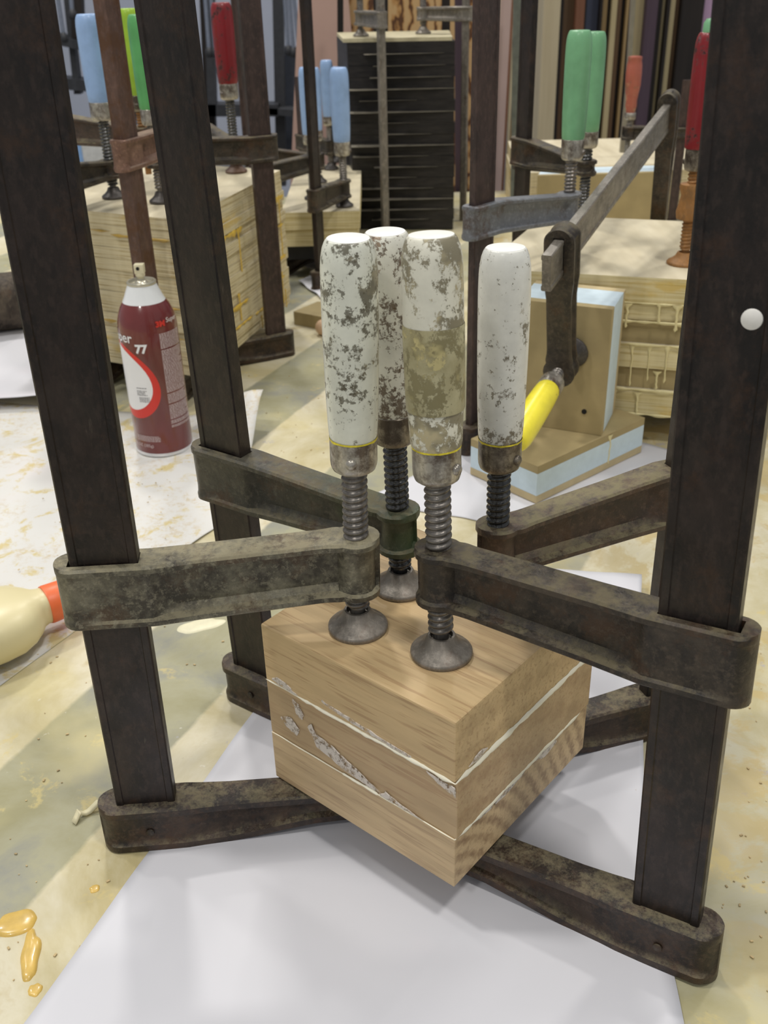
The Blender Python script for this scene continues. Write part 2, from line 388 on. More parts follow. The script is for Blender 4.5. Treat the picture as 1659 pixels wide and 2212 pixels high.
# ------------------------------------------------------------------ setting
def m_table():
    k = N('stained_worktop'); c = k.co('Object')
    rot = k.co('Object', rot=(0, 0, -R(65)))        # x' runs along the strips
    X = k.xyz(rot); v = X[1]
    # parallel strips, alternately pale and grey
    e = k.noise(k.co(scale=(1, 1, 1)), 40, 4, .7)
    vv = k.math('ADD', v, k.math('MULTIPLY', k.math('SUBTRACT', e, .5), .006))
    fr = k.math('FRACT', k.math('DIVIDE', k.math('ADD', vv, .165), .2185))
    strip = k.ramp(fr, (.0, 1.0), (.455, 1.0), (.47, 0.0), (.985, 0.0), (1.0, 1.0))
    n1 = k.noise(c, 9, 6, .65, .4); n2 = k.noise(k.co(loc=(4, 2, 0)), 22, 6, .7, .3); n3 = k.noise(k.co(loc=(7, 1, 0)), 5, 4, .6)
    pale = k.ramp(n1, (.32, (.47, .40, .21)), (.46, (.57, .51, .33)), (.58, (.66, .61, .46)), (.70, (.48, .38, .18)))
    grey = k.ramp(n1, (.32, (.30, .28, .155)), (.50, (.36, .345, .23)), (.62, (.28, .28, .235)), (.72, (.42, .36, .18)))
    left = k.ramp(k.xyz(c)[0], (.10, 1.0), (.25, 0.0)) if False else None
    ob = k.xyz(c)[0]; lm = k.n.new('ShaderNodeMapRange'); k.L(ob, lm.inputs[0]); lm.inputs[1].default_value = .12; lm.inputs[2].default_value = .30; lm.inputs[3].default_value = 1; lm.inputs[4].default_value = .12
    col = k.mix(k.math('MULTIPLY', strip, lm.outputs[0]), pale, grey)
    col = k.mix(k.math('MULTIPLY', k.mask(n2, .60, .66), .55), col, (.62, .50, .20))
    col = k.mix(k.math('MULTIPLY', k.mask(n3, .56, .68), .5), col, (.66, .58, .30))
    n4 = k.noise(k.co(loc=(1, 9, 0)), 34, 5, .7); col = k.mix(k.math('MULTIPLY', k.mask(n4, .66, .70), .6), col, (.40, .38, .42))
    n5 = k.noise(k.co(loc=(12, 3, 0)), 70, 4, .7); col = k.mix(k.math('MULTIPLY', k.mask(n5, .68, .74), .6), col, (.80, .78, .70))
    n6 = k.noise(k.co(loc=(2, 13, 0)), 120, 3, .6); col = k.mix(k.math('MULTIPLY', k.mask(n6, .72, .78), .6), col, (.20, .16, .08))
    # brown stains on the right
    n7 = k.noise(k.co(loc=(20, 13, 0)), 16, 6, .7, .5); rm = k.n.new('ShaderNodeMapRange'); k.L(ob, rm.inputs[0]); rm.inputs[1].default_value = .15; rm.inputs[2].default_value = .26
    col = k.mix(k.math('MULTIPLY', k.math('MULTIPLY', k.mask(n7, .50, .57), .7), rm.outputs[0]), col, (.50, .38, .16))
    k.bump(k.math('ADD', n2, k.math('MULTIPLY', n5, .4)), .35, .0012)
    return k.out(col, .55, 0, .4)
MT['table'] = m_table()
def m_paper(name, base=(.67, .67, .72), stain=None, dens=.6):
    k = N(name); c = k.co('Object'); n = k.noise(c, 7, 4, .6)
    col = k.ramp(n, (.3, tuple(x*.96 for x in base)), (.7, base))
    pk = k.noise(k.co('Object', loc=(3, 3, 0)), 9, 2, .5); col = k.mix(k.math('MULTIPLY', k.mask(pk, .6, .75), .25), col, (.82, .70, .74))
    sp = k.noise(k.co('Object', loc=(6, 3, 0)), 90, 3, .6); col = k.mix(k.math('MULTIPLY', k.mask(sp, .76, .80), .7), col, (.45, .36, .25))
    if stain:
        s1 = k.noise(k.co('Object', loc=(1, 5, 0)), 26, 6, .72, .4); col = k.mix(k.math('MULTIPLY', k.mask(s1, dens, dens+.08), .75), col, stain)
        s2 = k.noise(k.co('Object', loc=(8, 5, 0)), 110, 5, .8); col = k.mix(k.math('MULTIPLY', k.math('MULTIPLY', k.mask(s2, .50, .62), .6), k.mask(k.noise(k.co('Object', loc=(2, 2, 0)), 11, 4, .6), .45, .6)), col, (.55, .43, .24))
    k.bump(n, .25, .004)
    return k.out(col, .6, 0, .35)
MT['paper'] = m_paper('white_paper'); MT['paper_glue'] = m_paper('glue_spotted_paper', (.70, .69, .665), (.60, .47, .15), .53)

fl = mk('floor', box(-6, 8, -3, 9, -.95, -.90), flat('concrete_floor', (.22, .22, .21), .6, var=.2, scale=3)); tag(fl, kind='structure')
wl = mk('wall_back', box(-6, 8, 6.0, 6.1, -.9, 2.9), flat('pale_blue_grey_wall', (.34, .37, .46), .7, var=.06, scale=3)); tag(wl, kind='structure')

bench = bpy.data.objects.new('workbench', None); COL.objects.link(bench); bench.location = (0, 1.3, -.9)
tag(bench, 'long workbench with a pale glue-stained wooden top carrying all the clamps', 'workbench')
wt = mk('worktop', box(-1.5, 1.5, -1.25, 1.28, .86, .9), MT['table'], bench, 0)
for sx in (-1.35, 1.35):
    for sy in (-1.1, 1.15): mk('leg', box(sx-.05, sx+.05, sy-.05, sy+.05, 0, .86), flat('bench_leg_wood', (.3, .24, .15), .6), bench, 0)

# ------------------------------------------------------------------ the glued block
def m_wood(name, c0, c1, cx, cz, ring=1.0, scale=30, endc=.5, streak=(.30, .19, .10), dist=3.0, mott=.35):
    k = N(name); c = k.co('Object', loc=(cx, 0, cz), scale=(1, .12, 1))
    wv = k.wave(c, scale, dist, 3, 'RINGS', 'Y', 9)
    em = k.ramp(k.xyz(k.co('Object'))[0], (.001, .22), (.003, 1.0))
    col = k.mix(k.math('MULTIPLY', k.math('MULTIPLY', k.mask(wv, .15, .95), ring), em), c0, c1)
    fine = k.noise(k.co('Object', scale=(1, .045, 1), loc=(cz, 0, cx)), 420, 3, .6)
    col = k.mix(k.math('MULTIPLY', k.mask(fine, .53, .60), .72), col, streak)
    med = k.noise(k.co('Object', scale=(1, .07, 1), loc=(cx, 4, 0)), 110, 3, .6); col = k.mix(k.math('MULTIPLY', k.mask(med, .40, .68), .5), col, tuple(min(1, x*1.25) for x in c0))
    lo = k.noise(k.co('Object', scale=(1, .3, 1), loc=(cx*3, 1, cz)), 30, 4, .6)
    col = k.mix(k.math('MULTIPLY', k.mask(lo, .45, .72), mott), col, tuple(x*.72 for x in c0))
    k.bump(fine, .25, .0005)
    return k.out(col, .5, 0, .35)
B_YAW = R(49.55); BW, BD = .1479, .1454; ZJ = .0364; H3, H2, H1 = .0382, .0420, .0424
blk = bpy.data.objects.new('glued_wood_block', None); COL.objects.link(blk); blk.location = (.0344, .3936, ZJ); blk.rotation_euler = (0, 0, B_YAW)
tag(blk, 'block of three glued oak boards with white glue oozing from the joints', 'wood block')
wm = [m_wood('oak_bottom_board', (.58, .43, .25), (.28, .18, .10), .03, .05, .95, 30, dist=2.6, streak=(.40, .27, .16)),
      m_wood('oak_middle_board', (.50, .36, .205), (.38, .25, .135), .05, .20, .7, 14, streak=(.36, .22, .12), mott=.6),
      m_wood('oak_top_board', (.58, .42, .225), (.38, .255, .13), .01, .35, .6, 16, streak=(.36, .22, .11))]
zs = [0, H3, H3+H2, H3+H2+H1]; ox = [(0, 0, 0, 0), (.0006, .0004, -.0008, .0004), (0, 0, .0003, 0)]
for i in range(3):
    a, b, c2, d = ox[i]
    mk('board', box(a, BW+b, c2, BD+d, zs[i]+(.0002 if i else 0), zs[i+1]), wm[i], blk, 0, bevel=.0007 if i < 2 else .0013)
glue = flat('dried_white_glue', (.86, .82, .67), .4, var=.06); gk = N('pale_glue_smear'); gm = gk.noise(gk.co(), 170, 6, .75)
gsm = gk.out((.62, .56, .50), .4); gk.L(gk.mask(gm, .40, .52), gk.b.inputs['Alpha'])
def seam(face, z, u0, u1, hgt, seed, taper=True, jit=1.0):
    """irregular squeezed-out bead along a joint; face 'L' lies on x=0, 'R' on y=0"""
    V, F = [], []; n = 60
    for i in range(n+1):
        u = u0+(u1-u0)*i/n; q = mnoise.noise(Vector((u*90, seed, 0))); q2 = mnoise.noise(Vector((u*260, seed, 5)))
        h = max(.0002, hgt*(.75+.6*q+.25*q2)); e = min(1, min(i, n-i)/4) if taper else 1; h *= max(.12, e)
        dz = jit*.0006*mnoise.noise(Vector((u*70, seed, 9))); o = .0004+.0011*min(1, h/.002)
        for y, zz in ((-.0, z+dz-h), (o*.7, z+dz-h*.6), (o, z+dz), (o*.7, z+dz+h*.6), (-.0, z+dz+h)):
            V.append((-y+.0002, u, zz) if face == 'L' else (u, -y+.0002, zz))
    for i in range(n):
        for j in range(4): F.append((i*5+j, (i+1)*5+j, (i+1)*5+j+1, i*5+j+1))
    mk('glue_line', (V, F), glue, blk, 60)
seam('L', zs[2], .0, .118, .0018, 1.0); seam('L', zs[2]+.0005, .10, .1454, .0006, 2); seam('R', zs[2], .0, .1475, .0026, 3); seam('R', zs[1], .0, .140, .0031, 4, jit=2)
seam('L', zs[1], .0, .1454, .0004, 5); seam('L', zs[1], .055, .085, .0012, 6)
def smear(face, pts, seed, name='glue_smear', mat=None, out=.0005):
    """thin film of glue: closed outline of (u, z) on a face"""
    n = len(pts); cu = sum(p[0] for p in pts)/n; cz = sum(p[1] for p in pts)/n; P = []
    for i in range(n):
        a, b = pts[i], pts[(i+1) % n]
        for j in range(5):
            t_ = j/5; u = lerp(a[0], b[0], t_); z = a[1]+(b[1]-a[1])*t_
            P.append((u+.0011*mnoise.noise(Vector((u*300, z*300, seed))), z+.0011*mnoise.noise(Vector((u*300, z*300, seed+7)))))
    f = (lambda u, z, o: (-o, u, z)) if face == 'L' else (lambda u, z, o: (u, -o, z))
    m = len(P); V = [f(u, z, 0) for u, z in P]+[f(lerp(u, cu, .06), z+(cz-z)*.12, out) for u, z in P]
    bm = bmesh.new(); vs = [bm.verts.new(v) for v in V]
    for i in range(m): bm.faces.new((vs[i], vs[(i+1) % m], vs[m+(i+1) % m], vs[m+i]))
    bm.faces.new(vs[m:]); me = bpy.data.meshes.new(name); bmesh.ops.triangulate(bm, faces=[x for x in bm.faces if len(x.verts) > 4]); bm.to_mesh(me); bm.free(); me.materials.append(mat or gsm)
    o = bpy.data.objects.new(name, me); COL.objects.link(o); o.parent = blk; return o
# left face: u = distance from the front edge
smear('L', [(.030, zs[2]+.0025), (.055, zs[2]+.0045), (.080, zs[2]+.0065), (.098, zs[2]+.0085), (.0985, zs[2]+.0065), (.075, zs[2]+.0035), (.05, zs[2]+.0015), (.03, zs[2]+.0005)], 1)
smear('L', [(.118, zs[2]+.001), (.128, zs[2]+.006), (.135, zs[2]+.007), (.140, zs[2]+.003), (.13, zs[2]+.001)], 2)
smear('L', [(.0, zs[2]-.003), (.012, zs[2]-.002), (.02, zs[2]-.0015), (.012, zs[2]-.006), (.0, zs[2]-.010)], 3)
smear('L', [(.118, zs[2]-.005), (.123, zs[2]-.004), (.121, zs[2]-.014), (.116, zs[2]-.017), (.114, zs[2]-.013)], 4)
smear('L', [(.108, zs[2]-.016), (.104, zs[2]-.022), (.092, zs[2]-.024), (.082, zs[1]+.014), (.07, zs[1]+.010), (.052, zs[1]+.002), (.062, zs[1]+.0015), (.085, zs[1]+.004), (.105, zs[1]+.010), (.112, zs[2]-.020)], 5)
smear('L', [(.050, zs[1]+.006), (.036, zs[1]+.003), (.022, zs[1]+.0005), (.034, zs[1]+.0005), (.055, zs[1]+.001)], 6)
smear('L', [(.126, zs[1]+.022), (.135, zs[1]+.018), (.130, zs[1]+.012), (.122, zs[1]+.009), (.119, zs[1]+.016)], 7)
smear('R', [(.012, zs[1]+.003), (.045, zs[1]+.0035), (.07, zs[1]+.003), (.075, zs[1]-.003), (.05, zs[1]-.006), (.02, zs[1]-.003)], 8)
smear('R', [(.080, zs[1]-.001), (.105, zs[1]-.001), (.110, zs[1]-.005), (.095, zs[1]-.008)], 9)
smear('R', [(.033, zs[2]-.008), (.036, zs[2]-.009), (.040, zs[2]-.022), (.040, zs[1]+.006), (.035, zs[1]+.012)], 10)
smear('R', [(.012, zs[2]+.004), (.022, zs[2]+.008), (.030, zs[2]+.005), (.022, zs[2]+.002)], 11)
smear('R', [(.060, zs[2]-.010), (.085, zs[2]-.012), (.095, zs[2]-.010), (.085, zs[2]-.015), (.062, zs[2]-.014)], 12)

# ------------------------------------------------------------------ the four big clamps
G4 = 'four big dark bar clamps holding the wood block'
TAPE_Z = None
c1 = clamp((-.1593, .4720), (-.0200, .4833), 'big dark clamp left of the wood block with chipped white handle, dusty grey arm', G4, L=.1398, tilt=(.0165, -.0134),
           w=.0372, t=.011, length=.62, jaw_h=.0364, sleeve=(.178, .2185), boss=(.187, .2255), zpad=.1612, col=(.2674, .2865), htop=.3915, m_arm='cast_dusty', m_handle='paint1', pin=-1.75)
c4 = clamp((.1536, .3732), (.0341, .4454), 'big dark bar clamp right of the wood block, white handle wrapped in dirty tan', G4, L=.1398, tilt=(-.0207, .0516),
           w=.0372, t=.011, length=.64, jaw_h=.0364, sleeve=(.188, .2285), boss=(.200, .2345), zpad=.1654, col=(.2742, .2940), htop=.3995, hr=.0150, m_arm='cast', m_handle='paint4', m_screw='screw', pin=3.0, pin2=True)
c2 = clamp((-.1009, .6064), (.0127, .5250), 'big dark clamp behind the block at left, heavily stained white handle, green-tinged arm', G4, L=.1398, tilt=(-.0207, -.0108),
           w=.0372, t=.011, length=.60, jaw_h=.0350, sleeve=(.181, .2215), boss=(.186, .2160), zpad=.1578, col=(.2598, .2788), htop=.3805, m_arm='cast_green', m_handle='paint2', m_screw='screw_oily', m_ferrule='ferrule_dark', m_pad='pad', pin=.5)
c3 = clamp((.2020, .5676), (.0701, .5211), 'big dark bar clamp behind the block on the right, cleanest white handle', G4, L=.1398, tilt=(-.004, .0146),
           w=.0372, t=.011, length=.60, jaw_h=.0364, sleeve=(.178, .2185), boss=(.170, .2035), zpad=.1590, col=(.2408, .2605), htop=.3705, m_arm='cast_brown', m_handle='paint3', m_screw='screw_oily', m_ferrule='ferrule_dark', pin=2.05)
clean = flat('clean_white_end', (.86, .86, .82), .35, var=.04, scale=120)
for c, rr2, ll in ((c1, .0144, .1050), (c2, .0144, .1017), (c3, .0144, .1100), (c4, .0150, .1055)):
    mk('handle_end', lathe([(rr2*.735, 0), (rr2*.72, .00035), (rr2*.55, .0006), (0, .0007)], 36), clean, c[1], 40).location = (0, 0, ll-.0001)
# tan wrap on the front handle, yellow paint remnants at the ferrules, white dot on the right bar
wrap = mk('tape_wrap', lathe([(.01478, .020), (.01498, .0204), (.01520, .035), (.01535, .055), (.01535, .0632), (.01515, .0637)], 40, False), MT['tape'], c4[1], 40)
for c, zt in ((c1, .0), (c4, 0), (c3, 0)):
    V, F = [], []; hl = .0; rr = .0129
    prof = []
    f = c[2]; L0 = (c[0]); H = .0195
    n = 60
    for i in range(n):
        a = 2*math.pi*i/n; h = .0006+.0011*max(0, mnoise.noise(Vector((math.cos(a)*3, math.sin(a)*3, c[3]*50+hash(c[0].name) % 7 if False else len(c[0].name)*1.3+c[0].location.x*40))))
        for z in (H-h, H+.0004): V.append((rr*math.cos(a), rr*math.sin(a), z))
    for i in range(n): j = (i+1) % n; F.append((2*i, 2*j, 2*j+1, 2*i+1))
    mk('yellow_paint_ring', (V, F), MT['yellow_paint'], f, 60)
dot = mk('white_glue_spot', lathe([(.0044, 0), (.0042, .0008), (.003, .0013), (0, .0015)], 24), flat('white_spot', (.86, .84, .80), .4), c4[0])
dot.rotation_euler = (-math.pi/2 if False else math.pi/2*-1, 0, 0); dot.location = (-.0085, .0050, .3747)

# ------------------------------------------------------------------ papers on the bench
def sheet(name, q, label, mat, seed, amp=.0025, lift=None, z0=.0008, n=40, edge=.003, group=None):
    """quad patch (4 world corners, counter-clockwise), gently rumpled; lift(u,v)->extra height"""
    V, F = [], []
    q = [Vector((*p, 0)) for p in q]; c = (q[0]+q[2])*.5
    for i in range(n+1):
        for j in range(n+1):
            u, v = i/n, j/n; p = (q[0]*(1-u)+q[1]*u)*(1-v)+(q[3]*(1-u)+q[2]*u)*v
            b = mnoise.noise(Vector((p.x*7+seed, p.y*7, 0)))+.4*mnoise.noise(Vector((p.x*19, p.y*19, seed)))
            z = z0+amp*max(0, b+.1)
            if lift: z += lift(u, v)
            if i in (0, n): p = p+(q[1]-q[0]).normalized()*edge*mnoise.noise(Vector((v*5, seed, 1)))
            if j in (0, n): p = p+(q[3]-q[0]).normalized()*edge*mnoise.noise(Vector((u*5, seed, 2)))
            V.append((p.x-c.x, p.y-c.y, z))
    for i in range(n):
        for j in range(n): a = i*(n+1)+j; F.append((a, a+n+1, a+n+2, a+1))
    o = mk(name, (V, F), mat, None, 60); o.location = (c.x, c.y, 0)
    s = o.modifiers.new('solid', 'SOLIDIFY'); s.thickness = .0003; s.offset = -1
    tag(o, label, 'paper', group); return o
def wp(px, py, z=0.0):
    d = fw + rt*((px-829.5)/F_PX) - up*((py-1106)/F_PX); t_ = (z-CAMH)/d.z; return (d.x*t_, d.y*t_)
def wps(*p): return [wp(*a) for a in p]
sheet('paper_sheet', [(-.245, .24), (.1465, .235), (.178, .66), (-.088, .64)], 'large white paper sheet under the wood block, nearest the viewer', MT['paper'], 1, .0022)
sheet('paper_sheet', [(.030, .455), (.150, .398), (.232, .752), (.062, .765)], 'white paper sheet behind the right clamp with a curled back edge', MT['paper'], 2, .003, lift=lambda u, v: .022*sm((v-.72)/.28)*(1-.4*u), z0=.0022)
sheet('paper_sheet', wps((775, 1085), (1085, 1135), (1500, 985), (1160, 905)), 'white paper sheet under the blue and tan foam-core base', MT['paper'], 3, .0012, z0=.0012)
sheet('paper_sheet', wps((-160, 1600), (470, 1140), (575, 915), (-260, 850)), 'glue-spotted white paper sheet under the spray can with one corner curled up', MT['paper_glue'], 4, .0025,
      lift=lambda u, v: .045*sm((u-.80)/.20)*sm((v-.55)/.45))
sheet('paper_sheet', wps((-260, 900), (190, 880), (150, 720), (-200, 700)), 'white paper sheet lying far left behind the tall clamp bar', MT['paper'], 5, .004, lift=lambda u, v: .012*sm((.3-v)/.3), z0=.006)
sheet('paper_sheet', wps((600, 565), (690, 598), (770, 520), (560, 508)), 'white paper sheet hanging loose in front of the low board stack', MT['paper'], 6, .010, lift=lambda u, v: .02*sm(v), z0=.01)
sheet('paper_sheet', wps((645, 612), (720, 668), (800, 640), (740, 580)), 'small white paper sheet behind the leftmost white handle', MT['paper'], 7, .006, z0=.004)

# ------------------------------------------------------------------ spray can
can = bpy.data.objects.new('spray_can', None); COL.objects.link(can); can.location = (-.2635, 1.0909, .002)
tag(can, 'dark red aerosol adhesive can with white shoulder standing on glue-spotted paper', 'spray can')
CR = .0335
maroon = flat('maroon_can_paint', (.145, .026, .026), .22, var=.25, scale=12, coat=.4); cwhite = flat('white_can_enamel', (.78, .80, .82), .18, var=.02, coat=.4)
mk('body', lathe([(CR-.0005, .0035), (CR, .005), (CR, .150), (CR-.0006, .158), (CR-.0026, .166), (CR-.006, .1745), (CR-.0095, .1800)], 64, False), maroon, can, 50)
mk('shoulder', lathe([(CR-.0094, .1798), (CR-.012, .1850), (CR-.0155, .1935), (CR-.0180, .1995)], 64, False), cwhite, can, 50)
mk('bottom_rim', lathe([(CR-.003, 0), (CR+.0004, .0002), (CR+.0007, .0018), (CR+.0004, .0036), (CR-.0006, .0040)], 64), flat('silver_white_rim', (.72, .72, .74), .25, metal=.3), can, 50)
mk('valve_cup', lathe([(.0150, .1980), (.0163, .1990), (.0166, .2010), (.0155, .2023), (.0138, .2020), (.0128, .1990), (.0075, .1987), (.0060, .2020), (.0042, .2027), (.0040, .2045), (0, .2045)], 48), flat('tin_valve_cup', (.55, .52, .42), .3, metal=.6), can, 50)
nz = mk('nozzle', join(lathe([(.0034, .2030), (.0036, .2065), (.0052, .2070), (.0054, .2105)], 20), box(-.0052, .0052, -.0048, .0052, .2105, .2205)), flat('cream_plastic', (.74, .68, .48), .35), can, 40, bevel=.0005)
mk('spray_hole', xf(lathe([(0, 0), (.0019, 0), (.0019, .0006), (.0008, .0006), (0, .0004)], 16), Matrix.Translation((-.0008, -.0050, .2165)) @ Matrix.Rotation(math.pi/2, 4, 'X')), MT['hole'], nz)
ANG0 = math.atan2(-1.09, .2635)     # direction from the can to the camera (azimuth)
def wrapcan(vf, a_off, r=CR+.0004):
    """map flat (x right, y up) geometry onto the can; x=0 sits at azimuth facing the camera plus a_off"""
    out = []
    for p in vf[0]:
        a = ANG0+a_off+p[0]/CR; out.append((r*math.cos(a), r*math.sin(a), p[1]))
    return out, vf[1]
def textvf(s, size, bold=False, shear=0, off=0.0):
    c = bpy.data.curves.new('t', 'FONT'); c.body = s; c.size = size; c.offset = off; c.shear = shear; c.resolution_u = 3; c.fill_mode = 'FRONT'
    o = bpy.data.objects.new('t', c); COL.objects.link(o); bpy.context.view_layer.update()
    me = bpy.data.meshes.new_from_object(o.evaluated_get(bpy.context.evaluated_depsgraph_get()))
    vf = ([tuple(v.co) for v in me.vertices], [tuple(p.vertices) for p in me.polygons])
    bpy.data.objects.remove(o); bpy.data.curves.remove(c); bpy.data.meshes.remove(me); return vf
def shift(vf, x, y): return [(p[0]+x, p[1]+y, 0) for p in vf[0]], vf[1]
def grid2d(fn, nu=24, nv=24):
    V = [fn(i/nu, j/nv) for i in range(nu+1) for j in range(nv+1)]
    return V, [(i*(nv+1)+j, (i+1)*(nv+1)+j, (i+1)*(nv+1)+j+1, i*(nv+1)+j+1) for i in range(nu) for j in range(nv)]
lw = flat('label_white', (.78, .78, .80), .3, var=.02); lr = flat('label_red', (.62, .03, .02), .3, var=.04); lp = flat('label_small_print', (.60, .48, .49), .4, var=.05); lk = flat('label_dark_print', (.12, .12, .13), .4)
def disc(cx, cy, rx, ry, k=40): return grid2d(lambda u, v: (cx+rx*u*math.cos(v*2*math.pi), cy+ry*u*math.sin(v*2*math.pi), 0), 10, k)
def drop(cx, cy, rx, ry, st, ln): return grid2d(lambda u, v: (cx+rx*u*math.cos(v*2*math.pi)-ln*u*max(0, math.sin(v*2*math.pi))**2, cy+ry*u*math.sin(v*2*math.pi)*(st if math.sin(v*2*math.pi) > 0 else 1), 0), 10, 48)
mk('red_swoosh', wrapcan(drop(-.0305, .0835, .0345, .0355, 1.6, .022), 0, CR+.0002), lr, can)
mk('white_disc', wrapcan(drop(-.0345, .0870, .0300, .0290, 1.7, .020), 0, CR+.00035), lw, can)
mk('name_print', wrapcan(join(shift(textvf('Super', .0165, off=.0002), -.0590, .1400), shift(textvf('77', .0135, off=.0006), -.0180, .1290)), 0, CR+.0005), lw, can)
mk('name_print', wrapcan(shift(textvf('Super', .0078), .0215, .1600), 0, CR+.0005), lw, can)
mk('maker_print', wrapcan(shift(textvf('3M', .0088, off=.0005), .0085, .1572), 0, CR+.0005), lr, can)
def dashes(x0, x1, y0, y1, pitch, h, seed, gap=.0006, wmin=.0008, wmax=.0032):
    rnd = random.Random(seed); V, F = [], []; y = y1
    while y > y0:
        x = x0
        xe = x1-rnd.random()*.25*(x1-x0)*(rnd.random() < .25)
        while x < xe:
            w_ = min(xe-x, rnd.uniform(wmin, wmax)); n = len(V); V += [(x, y-h, 0), (x+w_, y-h, 0), (x+w_, y, 0), (x, y, 0)]; F.append((n, n+1, n+2, n+3)); x += w_+gap
        y -= pitch*(1 if rnd.random() > .06 else 2)
    return V, F
mk('small_print', wrapcan(dashes(.0110, .042, .036, .1490, .0015, .00095, 3), 0, CR+.0004), lp, can)
mk('small_print', wrapcan(dashes(-.035, -.004, .0195, .0265, .0015, .0008, 4), 0, CR+.0004), lp, can)
mk('weight_print', wrapcan(shift(textvf('NET WT 13.8 OZ (385g)', .0052), -.067, .0125), 0, CR+.0005), lp, can)
mk('disc_print', wrapcan(dashes(-.024, -.0115, .078, .087, .0017, .0007, 5), 0, CR+.0006), lk, can)
mk('disc_print', wrapcan(dashes(-.022, -.0095, .070, .0755, .0017, .0007, 6), 0, CR+.0006), lk, can)

# ------------------------------------------------------------------ glue bottle lying on the left
bo = bpy.data.objects.new('glue_bottle', None); COL.objects.link(bo); bo.location = (-.352, .668, .003); bo.scale = (1.08, 1.12, 1.12); bo.rotation_euler = (0, 0, R(37))
tag(bo, 'cream plastic glue bottle with orange cap lying on its side left of the clamps', 'bottle')
def loft(secs, n=28, e=2.6):
    V, F = [], []
    for x, hy, hz, cz in secs:
        for k in range(n):
            a = 2*math.pi*k/n; c_, s_ = math.cos(a), math.sin(a); q = (abs(c_)**e+abs(s_)**e)**(-1/e); V.append((x, hy*c_*q, cz+hz*s_*q))
    for i in range(len(secs)-1):
        for k in range(n): a = i*n+k; b = i*n+(k+1) % n; F.append((a, b, b+n, a+n))
    F.append(tuple(range(n))); F.append(tuple((len(secs)-1)*n+k for k in range(n))); return V, F
bplast = flat('cream_bottle_plastic', (.72, .64, .38), .35, var=.04, scale=10)
bplast.node_tree.nodes['Principled BSDF'].inputs['Subsurface Weight'].default_value = .0
mk('bottle_body', loft([(-.125, .03, .014, .022), (-.12, .036, .020, .022), (-.11, .038, .0215, .022), (.022, .038, .0215, .022), (.036, .0365, .0205, .022), (.047, .031, .018, .022), (.055, .023, .0155, .022), (.060, .0155, .0140, .022), (.064, .0135, .0135, .022), (.070, .0132, .0132, .022)]), bplast, bo, 50)
mk('cap', loft([(.0665, .0150, .0150, .022), (.068, .0154, .0154, .022), (.086, .0148, .0148, .022), (.088, .0135, .0135, .022), (.0885, .008, .008, .022), (.105, .005, .005, .022), (.108, .003, .003, .022)], e=2), flat('orange_cap_plastic', (.80, .16, .05), .4, var=.05), bo, 40)
lab = mk('label', prism([(-.08+.0, -.030), (.006, -.030), (.020, -.024), (.027, -.010), (.027, .010), (.020, .024), (.006, .030), (-.08, .030)], .0433, .0438), lw, bo, 0)
V, F = [], []
for i in range(15):
    x = -.075+i*.0066; y1 = .024-(.010 if x > .012 else 0)
    for (a, b) in ((-y1, y1),): n = len(V); V += [(x, a, .0440), (x+.0016, a, .0440), (x+.0016, b, .0440), (x, b, .0440)]; F.append((n, n+1, n+2, n+3))
mk('label_print', (V, F), flat('bottle_print', (.12, .12, .15), .5), lab)

# ------------------------------------------------------------------ wooden stacks
def m_ply(name, c0, c1, c2, axisdirt=0, fz=430, drip=.0):
    k = N(name); c = k.co('World', scale=(.02, .02, 1)); n = k.noise(c, fz, 2, .5)
    col = k.ramp(n, (.30, c1), (.44, c0), (.58, c2), (.70, c1))
    v = k.noise(k.co('World', scale=(1, 1, .10)), 55, 3, .6); col = k.mix(k.math('MULTIPLY', k.mask(v, .45, .65), .35), col, tuple(min(1, x*1.15) for x in c2))
    g = k.noise(k.co('World', scale=(.5, .5, 1.6), loc=(3, 0, 0)), 16, 5, .6); col = k.mix(k.math('MULTIPLY', k.mask(g, .60, .68), .65), col, (.62, .42, .08))
    nz = k.nrm()[2]; topc = k.ramp(k.noise(k.co('World', scale=(1, .15, 1), rot=(0, 0, -R(15))), 45, 4, .6), (.3, (.56, .49, .34)), (.7, (.68, .61, .45)))
    col = k.mix(k.mask(nz, .8, .9), col, topc)
    k.bump(n, .3, .001); return k.out(col, .6, 0, .3)
MT['ply'] = m_ply('plywood_edges', (.60, .50, .29), (.34, .25, .12), (.70, .62, .42))
MT['ply2'] = m_ply('glue_soaked_board_edges', (.62, .52, .27), (.50, .40, .18), (.70, .61, .37), fz=300)
MT['mdf'] = flat('tan_mdf', (.38, .30, .15), .7, var=.10, scale=25); MT['foam'] = flat('pale_blue_foam', (.60, .72, .80), .6, var=.05, scale=90); MT['mdfedge'] = flat('mdf_edge', (.52, .42, .24), .7, var=.08, scale=60)
yg = flat('dried_yellow_glue', (.70, .47, .07), .3, var=.15, scale=150); cg = flat('cream_glue_drip', (.74, .65, .36), .3, var=.08, scale=150)
def drip(parent, p, d, n, length, w_, mat, head=.0, seed=0, name='glue_run'):
    """vertical glue run on a face: p top point (local), d horizontal dir, n outward normal"""
    p, d, n = Vector(p), Vector(d).normalized(), Vector(n).normalized(); V, F = [], []; m = 14
    for i in range(m+1):
        t_ = i/m; c = p-Vector((0, 0, length*t_))+d*(.0016*mnoise.noise(Vector((t_*4, seed, 3))))
        ww = w_*(.5+.5*math.exp(-((t_-.02)/.12)**2)*(1+head*4)+.35*math.exp(-((t_-.95)/.06)**2)); ww *= (1 if i < m else .3)
        for s, o in ((-1, 0), (-.5, .8), (0, 1), (.5, .8), (1, 0)): V.append(c+d*ww*s*.5+n*(o*w_*.28+.0001))
    for i in range(m):
        for j in range(4): a = i*5+j; F.append((a, a+5, a+6, a+1))
    return mk(name, (V, F), mat, parent, 60)
